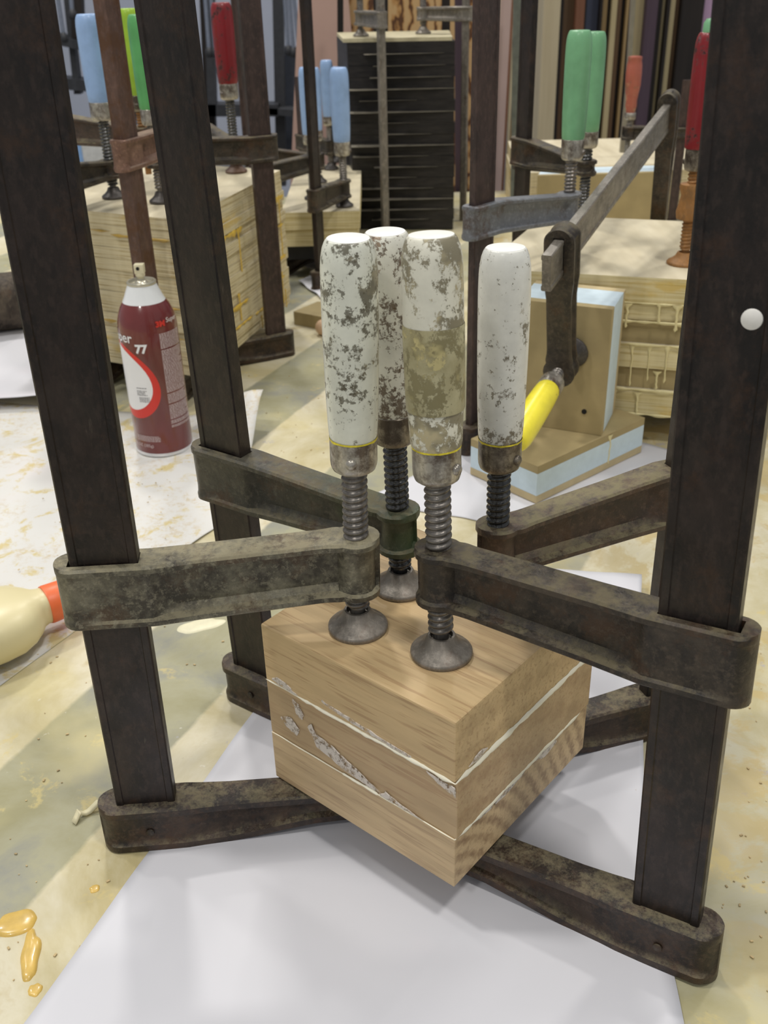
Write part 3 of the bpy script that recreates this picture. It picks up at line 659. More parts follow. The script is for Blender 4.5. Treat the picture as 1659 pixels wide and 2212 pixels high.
def bead(parent, p, q, n, h, mat, seed, th=.0018):
    p, q, n = Vector(p), Vector(q), Vector(n).normalized(); V, F = [], []; m = 24
    for i in range(m+1):
        t_ = i/m; c = p+(q-p)*t_; k_ = max(.08, (.6+.9*mnoise.noise(Vector((t_*6, seed, 1))))*min(1, min(t_, 1-t_)*8)); hh = h*k_
        for s, o in ((-1, 0), (-.5, .8), (0, 1), (.5, .8), (1, 0)): V.append(c+Vector((0, 0, hh*s*(1.4 if s < 0 else .6)))+n*(o*th*k_+.0001))
    for i in range(m):
        for j in range(4): a = i*5+j; F.append((a, a+5, a+6, a+1))
    return mk('glue_run', (V, F), mat, parent, 60)
def stack(name, label, cat, poly, z0, hs, mat, jitter=.0015, insets=None, part='plywood_sheet', seed=1, group=None):
    e = bpy.data.objects.new(name, None); COL.objects.link(e); c = Vector((sum(p[0] for p in poly)/len(poly), sum(p[1] for p in poly)/len(poly), z0)); e.location = c
    tag(e, label, cat, group); rnd = random.Random(seed); z = 0
    for i, h in enumerate(hs):
        ins = insets[i] if insets else 0; dx, dy = rnd.uniform(-jitter, jitter), rnd.uniform(-jitter, jitter)
        pl = []
        for p in poly:
            v = Vector((p[0]-c.x, p[1]-c.y)); v *= (1-ins/max(v.length, .01)); pl.append((v.x+dx, v.y+dy))
        mk(part, prism(pl, z, z+h-.0003), mat[i % len(mat)] if isinstance(mat, list) else mat, e, 0); z += h
    return e, c
# A: tall plywood stack on the left
A = [(-.231, 1.221), (-.140, 1.546), (-.407, 1.684), (-.498, 1.359)]
nA = 14; eA, cA = stack('plywood_stack', 'tall glued stack of plywood sheets with yellow glue runs, behind the spray can', 'plywood', A, .0368, [.2042/nA]*nA, MT['ply'], .0018)
rd = (Vector((*A[1], 0))-Vector((*A[0], 0))); rn = Vector((rd.y, -rd.x, 0)).normalized(); rl = rd.length
ld = (Vector((*A[3], 0))-Vector((*A[0], 0))); ln = Vector((-ld.y, ld.x, 0)).normalized(); ln = -ln if ln.y > 0 else ln
A0 = Vector((*A[0], 0))-Vector((cA.x, cA.y, 0)); rng = random.Random(5)
for (u, z, l, w_) in [(.80, .150, .05, .005), (.87, .158, .055, .004), (.93, .172, .09, .004), (.76, .105, .05, .004), (.84, .085, .05, .005), (.90, .06, .05, .004), (.45, .16, .06, .005), (.40, .075, .04, .005), (.93, .03, .03, .004), (.62, .02, .02, .004), (.30, .09, .03, .004), (.12, .135, .02, .004)]:
    drip(eA, A0+rd*u+Vector((0, 0, z))+rn*.0014, rd, rn, l, w_, yg, .3, u*9)
for (u0, u1, z, h) in [(.76, .99, .168, .006), (.28, .50, .158, .0055), (.05, .25, .142, .004), (.75, .97, .128, .004), (.74, .98, .080, .004), (.2, .5, .058, .004), (.3, .55, .03, .0025), (.02, .22, .052, .003), (.72, .95, .05, .003), (.55, .7, .0285, .003)]:
    bead(eA, A0+rd*u0+Vector((0, 0, z))+rn*.0014, A0+rd*u1+Vector((0, 0, z))+rn*.0014, rn, h, yg, u0*7+z*90)
for (u0, u1, z, h) in [(.05, .40, .177, .003), (.40, .75, .181, .002), (.05, .35, .090, .0022), (.3, .6, .062, .004), (.0, .25, .05, .0045)]:
    bead(eA, A0+ld*u0+Vector((0, 0, z))+ln*.0014, A0+ld*u1+Vector((0, 0, z))+ln*.0014, ln, h, flat('amber_glue', (.50, .33, .07), .3), u0*3+z*50)
# B: low board stack in the middle distance
B = [(-.170, 1.80), (-.030, 1.80), (-.030, 2.26), (-.170, 2.30)]
eB, cB = stack('board_stack', 'low stack of two thick pale boards under the blue-handled clamps', 'boards', B, .0635, [.030, .0315], MT['ply2'], .003, part='board')
tag(mk('support_board', box(-.165, -.035, 1.815, 2.2, .0368, .0632), flat('black_board', (.012, .012, .014), .6), None, 0), 'black slab filling the gap under the low pale board stack', 'board')  # plain black slab filling the gap beneath the pale boards
# C: tall black laminate stack
mblk = []
for i in range(3):
    k = N('black_laminate_%d' % i); n = k.noise(k.co('World', scale=(.1, .1, 1)), 260, 3, .6); gr = k.noise(k.co('World', scale=(.3, 1, 2)), 90, 4, .7)
    mblk.append(k.out(k.mix(k.mask(gr, .4, .7), k.ramp(n, (.35, (.006, .005, .006)), (.7, (.016, .014, .014))), (.028, .024, .022)), .45, 0, .4))
C_ = [(-.048, 2.20), (.168, 2.17), (.172, 2.40), (-.075, 2.43)]
eC, cC = stack('black_board_stack', 'tall stack of black-edged boards with a pale top sheet, behind the white handles', 'boards', C_, .002, [.0218]*17, mblk, .0012, part='black_board')
rc = random.Random(9)
pale = flat('pale_board_line', (.20, .18, .14), .6, var=.2)
for i in range(1, 17):
    f0, f1, hh = ((0, 1, .00042) if i in (3, 8, 13, 11) else (rc.uniform(0, .4), rc.uniform(.6, 1), .00016))
    z = .0218*i
    p0 = Vector((C_[0][0]-cC.x, C_[0][1]-cC.y, z)); p1 = Vector((C_[1][0]-cC.x, C_[1][1]-cC.y, z)); a_ = p0.lerp(p1, f0); b_ = p0.lerp(p1, f1)
    mk('pale_edge', box(a_.x, b_.x, min(a_.y, b_.y)-.0016, max(a_.y, b_.y)+.001, z-hh, z+hh), pale, eC, 0)
tp_ = [(C_[0][0]-.008-cC.x, C_[0][1]-cC.y), (C_[1][0]-.006-cC.x, C_[1][1]-cC.y), (C_[2][0]-cC.x, C_[2][1]-cC.y), (C_[3][0]-cC.x, C_[3][1]-cC.y)]
mk('top_sheet', prism(tp_, .3706, .3775), flat('pale_top_sheet', (.50, .45, .30), .6), eC, 0)
# I: right stack of thick boards
I_ = [(.118, 1.122), (.376, 1.040), (.445, 1.315), (.232, 1.385)]
nzI = [.0315, .0255, .0275, .0285, .0200, .0290]
eI, cI = stack('board_stack', 'right-hand stack of glued thick boards with cream glue drips, under the green-handled clamp', 'boards', I_, .0368, nzI, [MT['ply2'], MT['mdf'], MT['ply2'], MT['mdf'], MT['ply2'], MT['ply2']], .001, insets=[0, .008, .002, .012, .006, 0], part='board')
I0 = Vector((I_[0][0]-cI.x, I_[0][1]-cI.y, 0)); id_ = Vector((I_[1][0]-I_[0][0], I_[1][1]-I_[0][1], 0)); inn = Vector((id_.y, -id_.x, 0)).normalized()
for (u, z, l, w_) in [(.66, .086, .052, .0035), (.73, .084, .042, .003), (.80, .086, .045, .004), (.86, .030, .026, .0035), (.92, .085, .04, .003), (.60, .029, .028, .005), (.70, .028, .026, .006), (.77, .055, .022, .005), (.62, .132, .028, .006), (.82, .133, .03, .006), (.75, .134, .022, .005)]:
    drip(eI, I0+id_*u+Vector((0, 0, z))-inn*(0.0 if z not in (.086, .084, .085) else 0.001), id_, inn, l, w_, cg, .5, u*5)
for (u0, u1, z, h) in [(.57, .95, .112, .003), (.57, .97, .0855, .0022), (.57, .97, .031, .003), (.57, .9, .133, .0018), (.6, .97, .001, .002)]:
    bead(eI, I0+id_*u0+Vector((0, 0, z)), I0+id_*u1+Vector((0, 0, z)), inn, h, cg, u0*7+z*90)
# H: foam-core base and upright panel
def sandwich(name, label, poly, axis, z0, z1, cat='panel'):
    """layers MDF / blue foam / MDF. axis None: stacked in z ; else: poly = (front-left, front-right, back-right, back-left), layers front to back"""
    e = bpy.data.objects.new(name, None); COL.objects.link(e); c = Vector((sum(p[0] for p in poly)/4, sum(p[1] for p in poly)/4, z0)); e.location = c; tag(e, label, cat)
    q = [(p[0]-c.x, p[1]-c.y) for p in poly]; h = z1-z0
    if axis is None:
        for nm, a, b, m in (('mdf_skin', 0, .2, MT['mdfedge']), ('foam_core', .2, .79, MT['foam']), ('mdf_skin', .79, 1, MT['mdf'])): mk(nm, prism(q, a*h, b*h), m, e, 0, bevel=.0006)
    else:
        def mixp(a, b, t_): return (a[0]+(b[0]-a[0])*t_, a[1]+(b[1]-a[1])*t_)
        for nm, a, b, m in (('mdf_skin', 0, .15, MT['mdf']), ('foam_core', .15, .84, MT['foam']), ('mdf_skin', .84, 1, MT['mdfedge'])):
            mk(nm, prism([mixp(q[0], q[3], a), mixp(q[1], q[2], a), mixp(q[1], q[2], b), mixp(q[0], q[3], b)], 0, h), m, e, 0, bevel=.0005)
    return e, c
eH, cH = sandwich('sandwich_slab', 'low slab of pale blue foam between tan boards, lying on white paper', [(.161, .916), (.301, 1.034), (.232, 1.105), (.098, .990)], None, .002, .046)
ePn, cP = sandwich('sandwich_board', 'upright tan panel with pale blue foam core, standing on the low foam slab', [(.150, 1.030), (.241, .986), (.271, 1.057), (.180, 1.101)], 1, .0462, .189)
hole = mk('drill_hole', xf(lathe([(0, 0), (.0028, 0), (.0028, .0008), (0, .0008)], 16), Matrix.Translation((.222-cP.x, .9948-cP.y, .026)) @ Matrix.Rotation(math.pi/2, 4, 'X') @ Matrix.Rotation(R(-26), 4, 'Y')), MT['hole'], ePn)
hd = Vector((.140, .118, 0)).normalized(); hn = Vector((hd.y, -hd.x, 0))
drip(eH, Vector((.161-cH.x, .916-cH.y, .042))+Vector((.140, .118, 0))*.66, hd, hn, .036, .003, cg, .9, 3)

# back box and back stack
sandwich('sandwich_board', 'tan and blue foam-core panel standing far behind the right board stack', [(.318, 2.00), (.558, 2.00), (.585, 2.09), (.345, 2.09)], 1, .0008, .140)
stack('plywood_stack', 'wide pale plywood stack at the far right end of the bench', 'plywood', [(.30, 2.14), (.78, 2.12), (.80, 2.56), (.33, 2.57)], .001, [.03, .03, .03, .03], MT['ply'], .002, seed=4)

# small things on the bench
tag(mk('wood_offcut', prism([(-.137, 1.548), (-.075, 1.505), (-.045, 1.57), (-.10, 1.60)], .0, .022), MT['mdf'], None, 0, bevel=.0008), 'small tan wood offcut on the bench beside the leftmost white handle', 'wood offcut')
kb = mk('wooden_ball', lathe([(0, 0)]+[(.0125*math.sin(a), .0125-.0125*math.cos(a)) for a in [math.pi*i/14 for i in range(1, 14)]]+[(0, .025)], 24), flat('pale_beech', (.62, .42, .27), .5)); kb.location = (-.087, 1.492, 0)
tag(kb, 'small round pale wooden ball against the tan offcut', 'ball')

# ------------------------------------------------------------------ background clamps
GB = None
def bgc(*a, **k):
    k.setdefault('hi', False); k.setdefault('w', .030); k.setdefault('t', .009); k.setdefault('length', .56); k.setdefault('sr', .0072); k.setdefault('padr', .0165)
    k.setdefault('m_pad', 'pad_dark'); k.setdefault('m_bar', 'bar_brown'); k.setdefault('m_arm', 'cast')
    return clamp(*a, **k)
ZA = .2411
bgc((-.415, 1.245), (-.350, 1.369), 'dark clamp with pale blue handle on the left plywood stack', None, sleeve=(.262, .302), boss=(.266, .2900), zpad=ZA, col=(.3384, .3607), htop=.4617, hr=.0162, colr=.0145, m_handle='blue', m_pad='pad_dark', m_screw='screw_oily')
bgc((-.464, 1.560), (-.326, 1.488), 'dark clamp with lime green handle at the back of the left plywood stack', None, sleeve=(.285, .325), boss=(.285, .314), zpad=ZA+.002, col=(.3349, .3559), htop=.4634, m_handle='lime', m_arm='cast_brown', tip=True, m_screw='screw_rust', m_ferrule='ferrule_dark')
bgc((-.152, 1.400), (-.279, 1.330), 'clamp with mid green handle on the left plywood stack, nearest its right side', None, sleeve=(.277, .311), boss=(.285, .3194), zpad=ZA, col=(.336, .355), htop=.461, m_handle='dgreen', m_bar='bar_brown')
bgc((-.27, 1.66), (-.206, 1.536), 'clamp with dark red handle on the back right corner of the left plywood stack', None, sleeve=(.262, .296), boss=(.256, .286), zpad=ZA, col=(.3417, .3632), htop=.4663, m_handle='red', m_pad='pad_rust', m_screw='screw_oily', length=.60, hr=.0155, colr=.0135)
bgc((-.205, 1.80), (-.117, 1.912), 'clamp with pale blue handle half hidden by the slim dark clamp bar', None, sleeve=(.170, .205), boss=(.175, .205), zpad=.1255, col=(.222, .240), htop=.352, m_handle='blue', hr=.0140, length=.60, m_bar='bar_brown')
bgc((-.283, 1.197), (-.238, 1.318), 'rusty brown clamp just behind the spray can, its handle hidden by a foreground bar', None, sleeve=(.305, .340), boss=(.308, .340), zpad=ZA, col=(.355, .375), htop=.47, m_handle='blue', m_bar='bar_rust', m_arm='cast_rust', w=.028, t=.016, length=.6)
ZB = .1255
bgc((-.243, 2.065), (-.113, 2.075), 'clamp with pale blue handle at the left rear of the low board stack', None, sleeve=(.165, .197), boss=(.150, .182), zpad=ZB, col=(.205, .225), htop=.338, m_handle='blue', hr=.0135, length=.62, m_bar='bar_brown')
bgc((-.158, 2.330), (-.093, 2.220), 'clamp with pale blue handle farthest back on the low board stack', None, sleeve=(.150, .182), boss=(.155, .186), zpad=ZB, col=(.214, .232), htop=.340, m_handle='blue', hr=.0135, length=.30)
bgc((-.101, 1.745), (-.056, 1.838), 'clamp with pale blue handle at the front of the low board stack', None, L=.103, sleeve=(.138, .176), boss=(.140, .172), zpad=ZB, col=(.213, .2366), htop=.356, m_handle='blue', hr=.0165, colr=.0145, length=.62, m_bar='bar', w=.026)
bgc((-.095, 2.44), (-.080, 2.31), 'clamp with pale blue handle half hidden by the black board stack', None, sleeve=(.150, .182), boss=(.155, .186), zpad=ZB, col=(.196, .215), htop=.320, m_handle='blue', hr=.0135, length=.28)
bgc((.112, 1.062), (.227, 1.185), 'clamp with grey painted arm and mint green handle on the right board stack', None, sleeve=(.249, .284), boss=(.236, .268), zpad=.1985, col=(.3042, .3268), htop=.4382, m_handle='green', m_arm='cast_grey', m_bar='bar_brown', w=.034, length=.62, m_screw='screw', arm_kw=dict(br=.014, web=.005))
bgc((.212, 1.470), (.275, 1.334), 'dark clamp with mint green handle on the right board stack, farther of two', None, sleeve=(.250, .288), boss=(.2597, .2787), zpad=.1985, col=(.2935, .3137), htop=.4282, m_handle='green', hr=.0142, m_bar='bar', w=.030, length=.6, m_screw='screw_oily')
j = bgc((.462, 1.190), (.350, 1.118), 'clamp with dark red handle and orange rusty nut beside the right foreground bar', None, sleeve=(.250, .285), boss=(.2505, .284), zpad=.1985, col=(.3005, .3237), htop=.4365, m_handle='red', m_arm='cast', m_screw='screw_rust', m_pad='screw_rust', m_ferrule='ferrule_dark', hr=.016, length=.5, padr=.0195, arm_kw=dict(br=.012))
mk('rusty_nut', lathe([(.009, 0), (.0145, .001), (.0155, .008), (.0135, .016), (.0120, .026), (.0145, .034), (.0140, .038), (.009, .039)], 20), MT['screw_rust'], j[0], 40).location = (j[3], 0, .2485)
tp2 = mk('handle_tip', lathe([(.010, 0), (.0095, .010), (.007, .014), (0, .015)], 18), MT['green'], j[0], 40); tp2.location = (j[3], 0, .435)
# G: the leaning clamp gripping the foam panel, handle towards the viewer
gd = Vector((math.cos(R(64))*math.cos(R(8)), math.sin(R(64))*math.cos(R(8)), math.sin(R(8)))); zax = -gd
xax = (Vector((0, 0, -1))-zax*(-zax.z)).normalized(); xax = (Vector((0, 0, -1))-zax*Vector((0, 0, -1)).dot(zax)).normalized(); yax = zax.cross(xax)
Pp = Vector((.206, 1.003, .139)); LG = .128; FAR = .44
Mg = Matrix((xax, yax, zax)).transposed().to_4x4(); Mg.translation = Pp-xax*LG+gd*FAR
bgc(None, None, 'dark clamp lying over the right board stack, bright yellow handle pointing at the viewer', None, frame=Mg, L=LG, sleeve=(FAR+.035, FAR+.060), boss=(FAR+.030, FAR+.052), zpad=FAR+.001, col=(FAR+.068, FAR+.088), htop=FAR+.190,
    m_handle='yellow', m_bar='pad', m_arm='cast', m_jaw='cast', jaw_h=.026, length=FAR+.098, w=.035, t=.010, m_pad='pad_dark', hr=.0140, colr=.0128, padr=.018, m_screw='screw', arm_kw=dict(sh=.0150, fl=.0125, web=.0085, br=.0165))
# black small clamp behind the green handles, with grey-green bar
bgc((.246, 1.70), (.335, 1.64), 'small black clamp with worn brown and red handle behind the mint green handles', None, sleeve=(.205, .222), boss=(.205, .222), zpad=.1405, col=(.245, .256), htop=.355, m_handle='brownred', kind='turned', hr=.012, colr=.009, sr=.005, padr=.010, w=.018, t=.006, m_arm='cast', length=.45, m_screw='pad_dark', jaw=True)
# thin-rod clamps with orange handle on the far panel
bgc((.606, 2.05), (.500, 2.045), 'small clamp with orange-red turned handle on the far foam-core panel', None, sleeve=(.195, .215), boss=(.195, .220), zpad=.1405, col=(.232, .245), htop=.345, m_handle='orange', kind='turned', hr=.015, colr=.011, sr=.006, padr=.012, w=.018, t=.006, length=.30, m_screw='pad')
# clamps on the black stack
bgc((.020, 2.120), (-.020, 2.26), 'clamp with a pale grey rod bar standing in front of the black board stack', None, sleeve=(.400, .430), boss=(.400, .428), zpad=.3800, col=(.45, .47), htop=.58, m_handle='palehandle', m_bar='pad', m_arm='pad', w=.016, t=.014, length=.62, m_pad='pad', jaw_h=.0, jaw=False)
bgc((.196, 2.26), (.110, 2.29), 'clamp on the right end of the black board stack with a grey bar', None, sleeve=(.402, .430), boss=(.404, .430), zpad=.3800, col=(.45, .47), htop=.58, m_handle='palehandle', m_bar='pad', m_arm='pad', w=.014, t=.010, length=.62, m_pad='pad', jaw=False)

# ------------------------------------------------------------------ background store of sheets and racks
def panel(name, x0, x1, y, z1, mat, label, cat, th=.03, z0=-.9, lean=0.0, group=None):
    """tall sheet standing on the floor, x0/x1 at the bottom, lean shifts the top sideways"""
    V = []
    for z, s in ((0, 0), (z1-z0, lean)):
        V += [(x0+s, 0, z), (x1+s, 0, z), (x1+s, th, z), (x0+s, th, z)]
    c = (x0+x1)/2; o = mk(name, ([(p[0]-c, p[1], p[2]) for p in V], box(0, 1, 0, 1, 0, 1)[1]), mat, None, 0); o.location = (c, y, z0)
    tag(o, label, cat, group); return o
def grainy(name, c0, c1, sc=30):
    k = N(name); return k.out(k.ramp(k.noise(k.co('World', scale=(1, 1, .06)), sc, 4, .6), (.3, c0), (.7, c1)), .6, 0, .3)
GS = 'tall sheets and boards standing on edge in the store behind the bench'
def bx(px, y): return (px-829.5)
def pxX(px, py, Y): 
    d = fw + rt*((px-829.5)/F_PX) - up*((py-1106)/F_PX); return d.x*Y/d.y
YS = 3.9
cols = {'cream': grainy('cream_sheet', (.44, .37, .24), (.52, .45, .31)), 'black': grainy('black_sheet', (.010, .008, .008), (.022, .017, .015)), 'brown': grainy('brown_sheet', (.09, .055, .03), (.16, .095, .05)),
        'blue': grainy('slate_blue_sheet', (.045, .052, .085), (.065, .075, .115)), 'gold': grainy('golden_sheet', (.25, .17, .075), (.33, .23, .11)), 'beige': grainy('beige_sheet', (.38, .31, .17), (.47, .39, .23)),
        'plum': grainy('plum_sheet', (.055, .035, .05), (.08, .055, .075)), 'lilac': grainy('lilac_sheet', (.42, .28, .42), (.48, .33, .47)), 'red': grainy('reddish_board_edge', (.16, .07, .04), (.22, .10, .06))}
seq = [(1171, 1207, 'cream'), (1207, 1216, 'black'), (1216, 1240, 'brown'), (1240, 1258, 'red'), (1258, 1264, 'black'), (1264, 1291, 'blue'), (1291, 1296, 'black'), (1296, 1308, 'gold'), (1308, 1315, 'black'), (1315, 1326, 'beige'), (1326, 1338, 'brown'), (1338, 1346, 'black'), (1346, 1351, 'gold'), (1351, 1362, 'black'),
       (1362, 1388, 'beige'), (1388, 1412, 'plum'), (1412, 1424, 'black'), (1424, 1432, 'beige'), (1432, 1438, 'black'), (1438, 1451, 'beige'), (1451, 1462, 'brown'), (1462, 1509, 'black'), (1509, 1534, 'lilac'), (1534, 1600, 'black'), (1600, 1760, 'brown')]
names_ = {'cream': 'cream', 'black': 'black', 'brown': 'dark brown', 'blue': 'slate blue', 'gold': 'golden brown', 'beige': 'beige', 'plum': 'dark plum', 'lilac': 'lilac', 'red': 'reddish brown'}
prev = None
for i, (a, b, cname) in enumerate(seq):
    x0 = pxX(a-3, 150, YS); x1 = pxX(b-3, 150, YS); nx = names_[seq[i+1][2]] if i+1 < len(seq) else 'edge of the view'
    pv = names_[seq[i-1][2]] if i else 'the mint green handles'
    lab = '%s sheet standing on edge far behind, between %s and %s %s' % (names_[cname], pv if i else 'grey bar', nx, 'sheets')
    panel('standing_sheet', x0, x1-.0008, YS+(i % 3)*.02, 1.3, cols[cname], lab, 'sheet', th=.9, group=None)
# make repeated neighbours tell apart by position words
cnt = {}
for o in [o for o in bpy.data.objects if o.name.startswith('standing_sheet')]:
    cnt.setdefault(o['label'], []).append(o)
for lab, os_ in cnt.items():
    if len(os_) > 1:
        os_.sort(key=lambda o: o.location.x)
        for q, o in zip(('leftmost such', 'second such', 'third such', 'fourth such', 'fifth such'), os_): o['label'] = lab+', '+q

pink = flat('pink_foam_board', (.50, .33, .28), .6, var=.04, scale=8); pink2 = flat('pale_pink_foam_board', (.56, .42, .40), .6, var=.04, scale=8)
def slant(name, pts, Y, mat, label, cat, th=.04):
    """sheet given by its outline at distance Y (x, z) pairs"""
    V = [(x, 0, z) for x, z in pts]+[(x, th, z) for x, z in pts]; n = len(pts)
    F = [tuple(range(n)), tuple(range(n, 2*n))[::-1]]+[(i, (i+1) % n, n+(i+1) % n, n+i) for i in range(n)]
    o = mk(name, (V, F), mat, None, 0); o.location = (0, Y, 0); tag(o, label, cat); return o
slant('foam_board', [(-.345, -.9), (.02, -.9), (-.085, .9), (-.100, 1.0), (-.128, 1.0)], 3.0, pink, 'tall pink foam board leaning behind the blue-handled clamps', 'foam board')
def tz(px, py, Y):
    d = fw + rt*((px-829.5)/F_PX) - up*((py-1106)/F_PX); return (d.x*Y/d.y, CAMH+d.z*Y/d.y)
def quadpx(Y, *pts): return [tz(*p, Y) for p in pts]
slant('foam_board', quadpx(2.9, (1052, 420), (1085, -60), (1112, -60), (1082, 420)), 2.9, pink2, 'pale pink foam board strip standing right of the wide brown bar', 'foam board')
slant('plywood_strip', quadpx(2.85, (1058, 430), (1072, -60), (1086, -60), (1062, 430)), 2.86, cols['cream'], 'thin cream strip standing left of the pale pink foam board', 'strip', .02)
for k_, (a, b) in enumerate(((1086, 1090), (1092, 1096), (1098, 1103))):
    slant('leaning_strip', quadpx(2.8, (a-8, 420), (a+18, -60), (b+18, -60), (b-8, 420)), 2.75, [cols['red'], cols['cream'], cols['gold']][k_], ['reddish', 'cream', 'golden'][k_]+' thin strip leaning right of the pale pink foam board', 'strip', .01)
# patterned swirly board and posts behind the black stack
k = N('swirly_brown_board'); c = k.co('World'); w1 = k.wave(k.co('World', scale=(1, 1, .6)), 9, 9, 3, 'BANDS', 'X', 2.2)
swirl = k.out(k.ramp(w1, (.05, (.10, .04, .015)), (.25, (.45, .24, .08)), (.6, (.55, .36, .17))), .5)
sw = panel('patterned_board', -.10, .30, 3.05, 1.2, swirl, 'brown swirl-patterned board standing behind the black board stack', 'board')
for k_, (a, b) in enumerate(((728, 741), (806, 838), (955, 972))):
    slant('dark_post', quadpx(2.75, (a+2, 300), (a, -80), (b, -80), (b+1, 300)), 2.75, cols['black'], ['dark upright post at the left end of the swirl-patterned board', 'dark upright post before the middle of the swirl-patterned board', 'dark upright post at the right end of the swirl-patterned board'][k_], 'post', .03)
slant('brown_upright', quadpx(2.6, (985, 560), (983, -60), (1012, -60), (1010, 560)), 2.6, cols['plum'], 'brown upright board between the black stack and the wide brown bar', 'board', .02)
slant('metal_upright', quadpx(1.95, (1103, 480), (1110, -40), (1134, -40), (1128, 480)), 1.95, flat('grey_green_steel', (.12, .13, .11), .5, var=.25), 'grey-green steel bar standing left of the farther green handle', 'bar', .008)
slant('steel_rod', quadpx(2.3, (1340, 330), (1352, 200), (1367, -40), (1376, -40), (1352, 330)), 2.3, flat('dull_rod_steel', (.24, .22, .17), .4, metal=.3), 'thin dull steel rod in front of the orange-red handle', 'rod', .012)

# rack and hanging clamps at the left
rk = cols['black']; dk = flat('dark_slate_metal', (.028, .030, .036), .5, var=.2); silver = flat('dull_silver_tube', (.20, .23, .30), .4, metal=.3)
for k_, (a, b, y0, y1, a2, b2) in enumerate([(428, 446, -60, 360, 448, 470), (588, 612, -60, 400, 598, 618), (238, 286, 35, 300, 262, 296), (140, 150, -60, 200, 168, 182), (163, 184, -60, 80, 166, 190), (448, 468, -60, 245, 456, 474)]):
    slant('rack_post', quadpx(4.4, (a2, y1), (a, y0), (b, y0), (b2, y1)), 4.4-.02*k_, rk if k_ % 2 == 0 else dk,
          ['black rack post left of the dark red handle', 'black rack post right of the wide brown bar', 'dark block on the rack behind the rusty bar', 'thin dark rack post above the pale blue handle at far left', 'short dark rack post behind the left pale blue handle', 'dark post close to the hanging clamps left of the red handle'][k_], 'post', .05)
for k_, (x0, y0, x1, y1, h) in enumerate([(100, 72, 190, 92, 20), (120, 168, 215, 176, 24), (430, 226, 600, 226, 26), (560, 232, 660, 240, 14)]):
    slant('rack_shelf', quadpx(4.3, (x0, y0+h), (x0, y0), (x1, y1), (x1, y1+h)), 4.3, dk,
          ['upper dark rack shelf at far left behind the pale blue handle', 'lower dark rack shelf at far left behind the pale blue handle', 'dark rack shelf behind the red-handled clamp screw', 'brown rack ledge right of the wide brown bar'][k_], 'shelf', .12)
slant('hanging_board', quadpx(4.35, (592, 345), (600, 118), (662, 118), (640, 345)), 4.50, flat('slate_panel', (.055, .065, .09), .5), 'dark slate board hanging below the silver clamps', 'board', .03)
def hang(px, py0, py1, px1, label, Y=4.2, wd=9):
    e = bpy.data.objects.new('hanging_clamp', None); COL.objects.link(e); b = tz(px1, py1, Y); t_ = tz(px, py0, Y); e.location = (b[0], Y, b[1]); tag(e, label, 'clamp', 'slim clamps hanging on the rack')
    d = (t_[0]-b[0], t_[1]-b[1]); r_ = wd/2/(F_PX/(Y*cp))
    mk('rod', tube((0, 0, 0), (d[0], 0, d[1]), r_, 10), silver, e, 40)
    mk('foot', join(lathe([(r_*1.3, -.02), (r_*2.0, -.012), (r_*2.0, .006), (r_*1.2, .016)], 12)), dk, e, 40)
for k_, (px, px1, py1) in enumerate([(440, 452, 112), (452, 465, 112), (612, 623, 108), (621, 634, 112), (630, 646, 108), (646, 655, 110), (118, 138, 80), (150, 156, 30)]):
    hang(px, -50, py1, px1, ['slim silver clamp hanging at left of the red handle, leftmost of two', 'slim silver clamp hanging right against the red handle', 'slim silver clamp hanging right of the wide brown bar, first of four from the left', 'slim silver clamp hanging right of the wide brown bar, second of four from the left',
         'slim silver clamp hanging right of the wide brown bar, third of four from the left', 'slim silver clamp hanging right of the wide brown bar, fourth of four from the left', 'slim silver clamp hanging at far left above the rack shelf', 'slim silver clamp hanging just left of the left pale blue handle'][k_])
sm_ = mk('storage_box', box(-.11, .11, 0, .15, 0, .10), flat('white_box', (.62, .62, .60), .6), None, 0); q = tz(195, 352, 3.3); sm_.location = (q[0], 3.3, q[1])
mk('blue_side', box(-.112, -.02, -.002, .1, 0, .098), flat('blue_box_side', (.25, .42, .70), .5), sm_, 0); mk('tan_lid', box(-.113, .05, -.003, .15, .1, .108), flat('tan_box_lid', (.45, .33, .18), .6), sm_, 0)
tag(sm_, 'white and blue box with tan lid seen between the clamp arms at far left', 'box')
# side table carrying the box
st_ = mk('side_table', box(-1.9, -.35, 3.1, 3.7, q[1]-.03, q[1]), flat('dark_table', (.05, .05, .055), .6), None, 0); tag(st_, 'low dark side table behind the left plywood stack', 'table')
mk('leg', join(*[box(x-.03, x+.03, y-.03, y+.03, -.9, q[1]-.03) for x in (-1.8, -.45) for y in (3.2, 3.6)]), dk, st_, 0)
# dark object at the left edge behind the near bar
tag(mk('dark_log', join(tube((-.75, 1.50, .05), (-.575, 1.56, .05), .045, 20)), m_steel('dark_bark', (.03, .022, .018), (.09, .07, .05), .7), None, 40), 'dark rough wooden piece at the far left edge of the bench', 'wood piece')

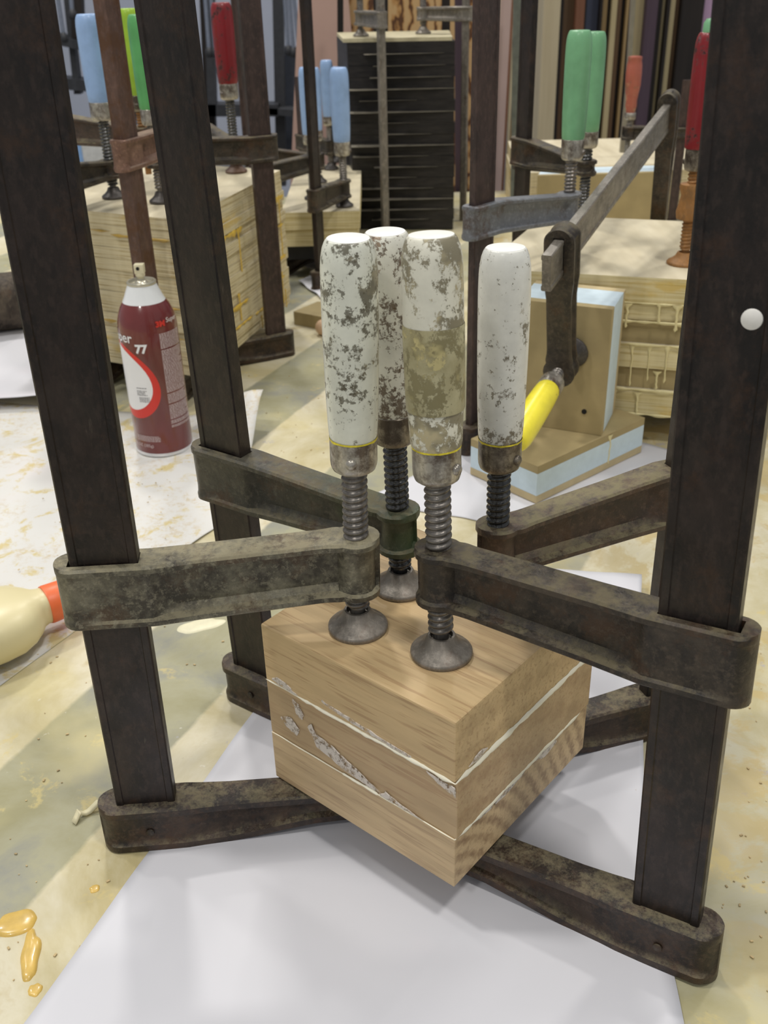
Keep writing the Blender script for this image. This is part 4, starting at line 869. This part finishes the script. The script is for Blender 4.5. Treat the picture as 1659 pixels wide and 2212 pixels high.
# crumbs, chips and glue puddles on the bench
def puddle(loc, sx, sy, h, mat, label, cat, seed, rz=0, bend=0):
    V, F = [], []; n = 36; rings = [(1, 0), (.93, .5), (.75, .85), (.4, 1), (0, 1)]
    for r_, hh in rings:
        for k_ in range(n):
            a = 2*math.pi*k_/n; q_ = 1+.28*mnoise.noise(Vector((math.cos(a)*1.5, math.sin(a)*1.5, seed)))
            x = r_*q_*sx*math.cos(a); y = r_*q_*sy*math.sin(a); V.append((x+bend*y*y, y, hh*h))
    for i in range(len(rings)-1):
        for k_ in range(n): a = i*n+k_; b = i*n+(k_+1) % n; F.append((a, b, b+n, a+n))
    F.append(tuple(range(n))[::-1])
    o = mk('glue_spill', (V, F), mat, None, 60); o.location = loc; o.rotation_euler = (0, 0, rz); tag(o, label, cat); return o
amber = flat('amber_glue_spill', (.68, .46, .12), .25, var=.15, scale=80, coat=.3); creamg = flat('cream_glue_spill', (.74, .70, .50), .45, var=.08, scale=80)
p = wp(35, 1995); puddle((p[0], p[1], 0), .013, .0095, .0022, amber, 'large amber glue blob at the lower left edge of the bench', 'glue spill', 1, .3)
p = wp(66, 2065); puddle((p[0], p[1], 0), .0055, .0175, .0026, amber, 'narrow amber glue run trailing below the large amber blob', 'glue spill', 2, .22)
p = wp(76, 2138); puddle((p[0], p[1], 0), .0042, .004, .001, amber, 'small round amber glue drop below the amber run', 'glue spill', 3)
p = wp(430, 1352); puddle((p[0], p[1], 0), .020, .010, .0012, creamg, 'cream glue patch between the two left clamp bars', 'glue spill', 4, .3)
p = wp(205, 1920); puddle((p[0], p[1], 0), .0035, .003, .0008, amber, 'tiny amber glue drop beside the left clamp foot', 'glue spill', 6)
wc = flat('wood_chip', (.72, .66, .44), .6, var=.1)
p = wp(190, 1765); e = bpy.data.objects.new('wood_shaving', None)
V, F = [], []
for i in range(13):
    t_ = i/12; 
    for s in (0, 1): V.append((.020*t_-.010+.002*math.sin(t_*9), .0042*s+.002*math.sin(t_*5), .001+.0045*abs(math.sin(t_*5))+.001*s))
for i in range(12): F.append((2*i, 2*i+2, 2*i+3, 2*i+1))
o = mk('wood_shaving', (V, F), wc, None, 60); o.location = (p[0], p[1], 0); o.rotation_euler = (0, 0, .9); s_ = o.modifiers.new('s', 'SOLIDIFY'); s_.thickness = .0012; tag(o, 'curled pale wood shaving on the bench left of the left clamp foot', 'shaving')
rr_ = random.Random(21); V, F = [], []
for i in range(170):
    px, py = rr_.choice([(rr_.uniform(0, 250), rr_.uniform(1200, 2200)), (rr_.uniform(300, 560), rr_.uniform(1000, 1450)), (rr_.uniform(440, 700), rr_.uniform(750, 1000)), (rr_.uniform(1540, 1659), rr_.uniform(1350, 2200)), (rr_.uniform(80, 420), rr_.uniform(1000, 1300))])
    x, y = wp(px, py); s = rr_.uniform(.0004, .0011); b = xf(box(-s, s, -s*.6, s*.6, 0, s*.6), Matrix.Translation((x, y, 0.0003+(.0028 if py < 1300 and px < 420 else 0))) @ Matrix.Rotation(rr_.uniform(0, 3), 4, 'Z'))
    V, F = join((V, F), b)
tag(mk('sawdust_crumbs', (V, F), flat('sawdust', (.50, .38, .20), .7, var=.4, scale=40), None, 0), 'fine sawdust and wood crumbs scattered over the bench', 'sawdust', kind='stuff')
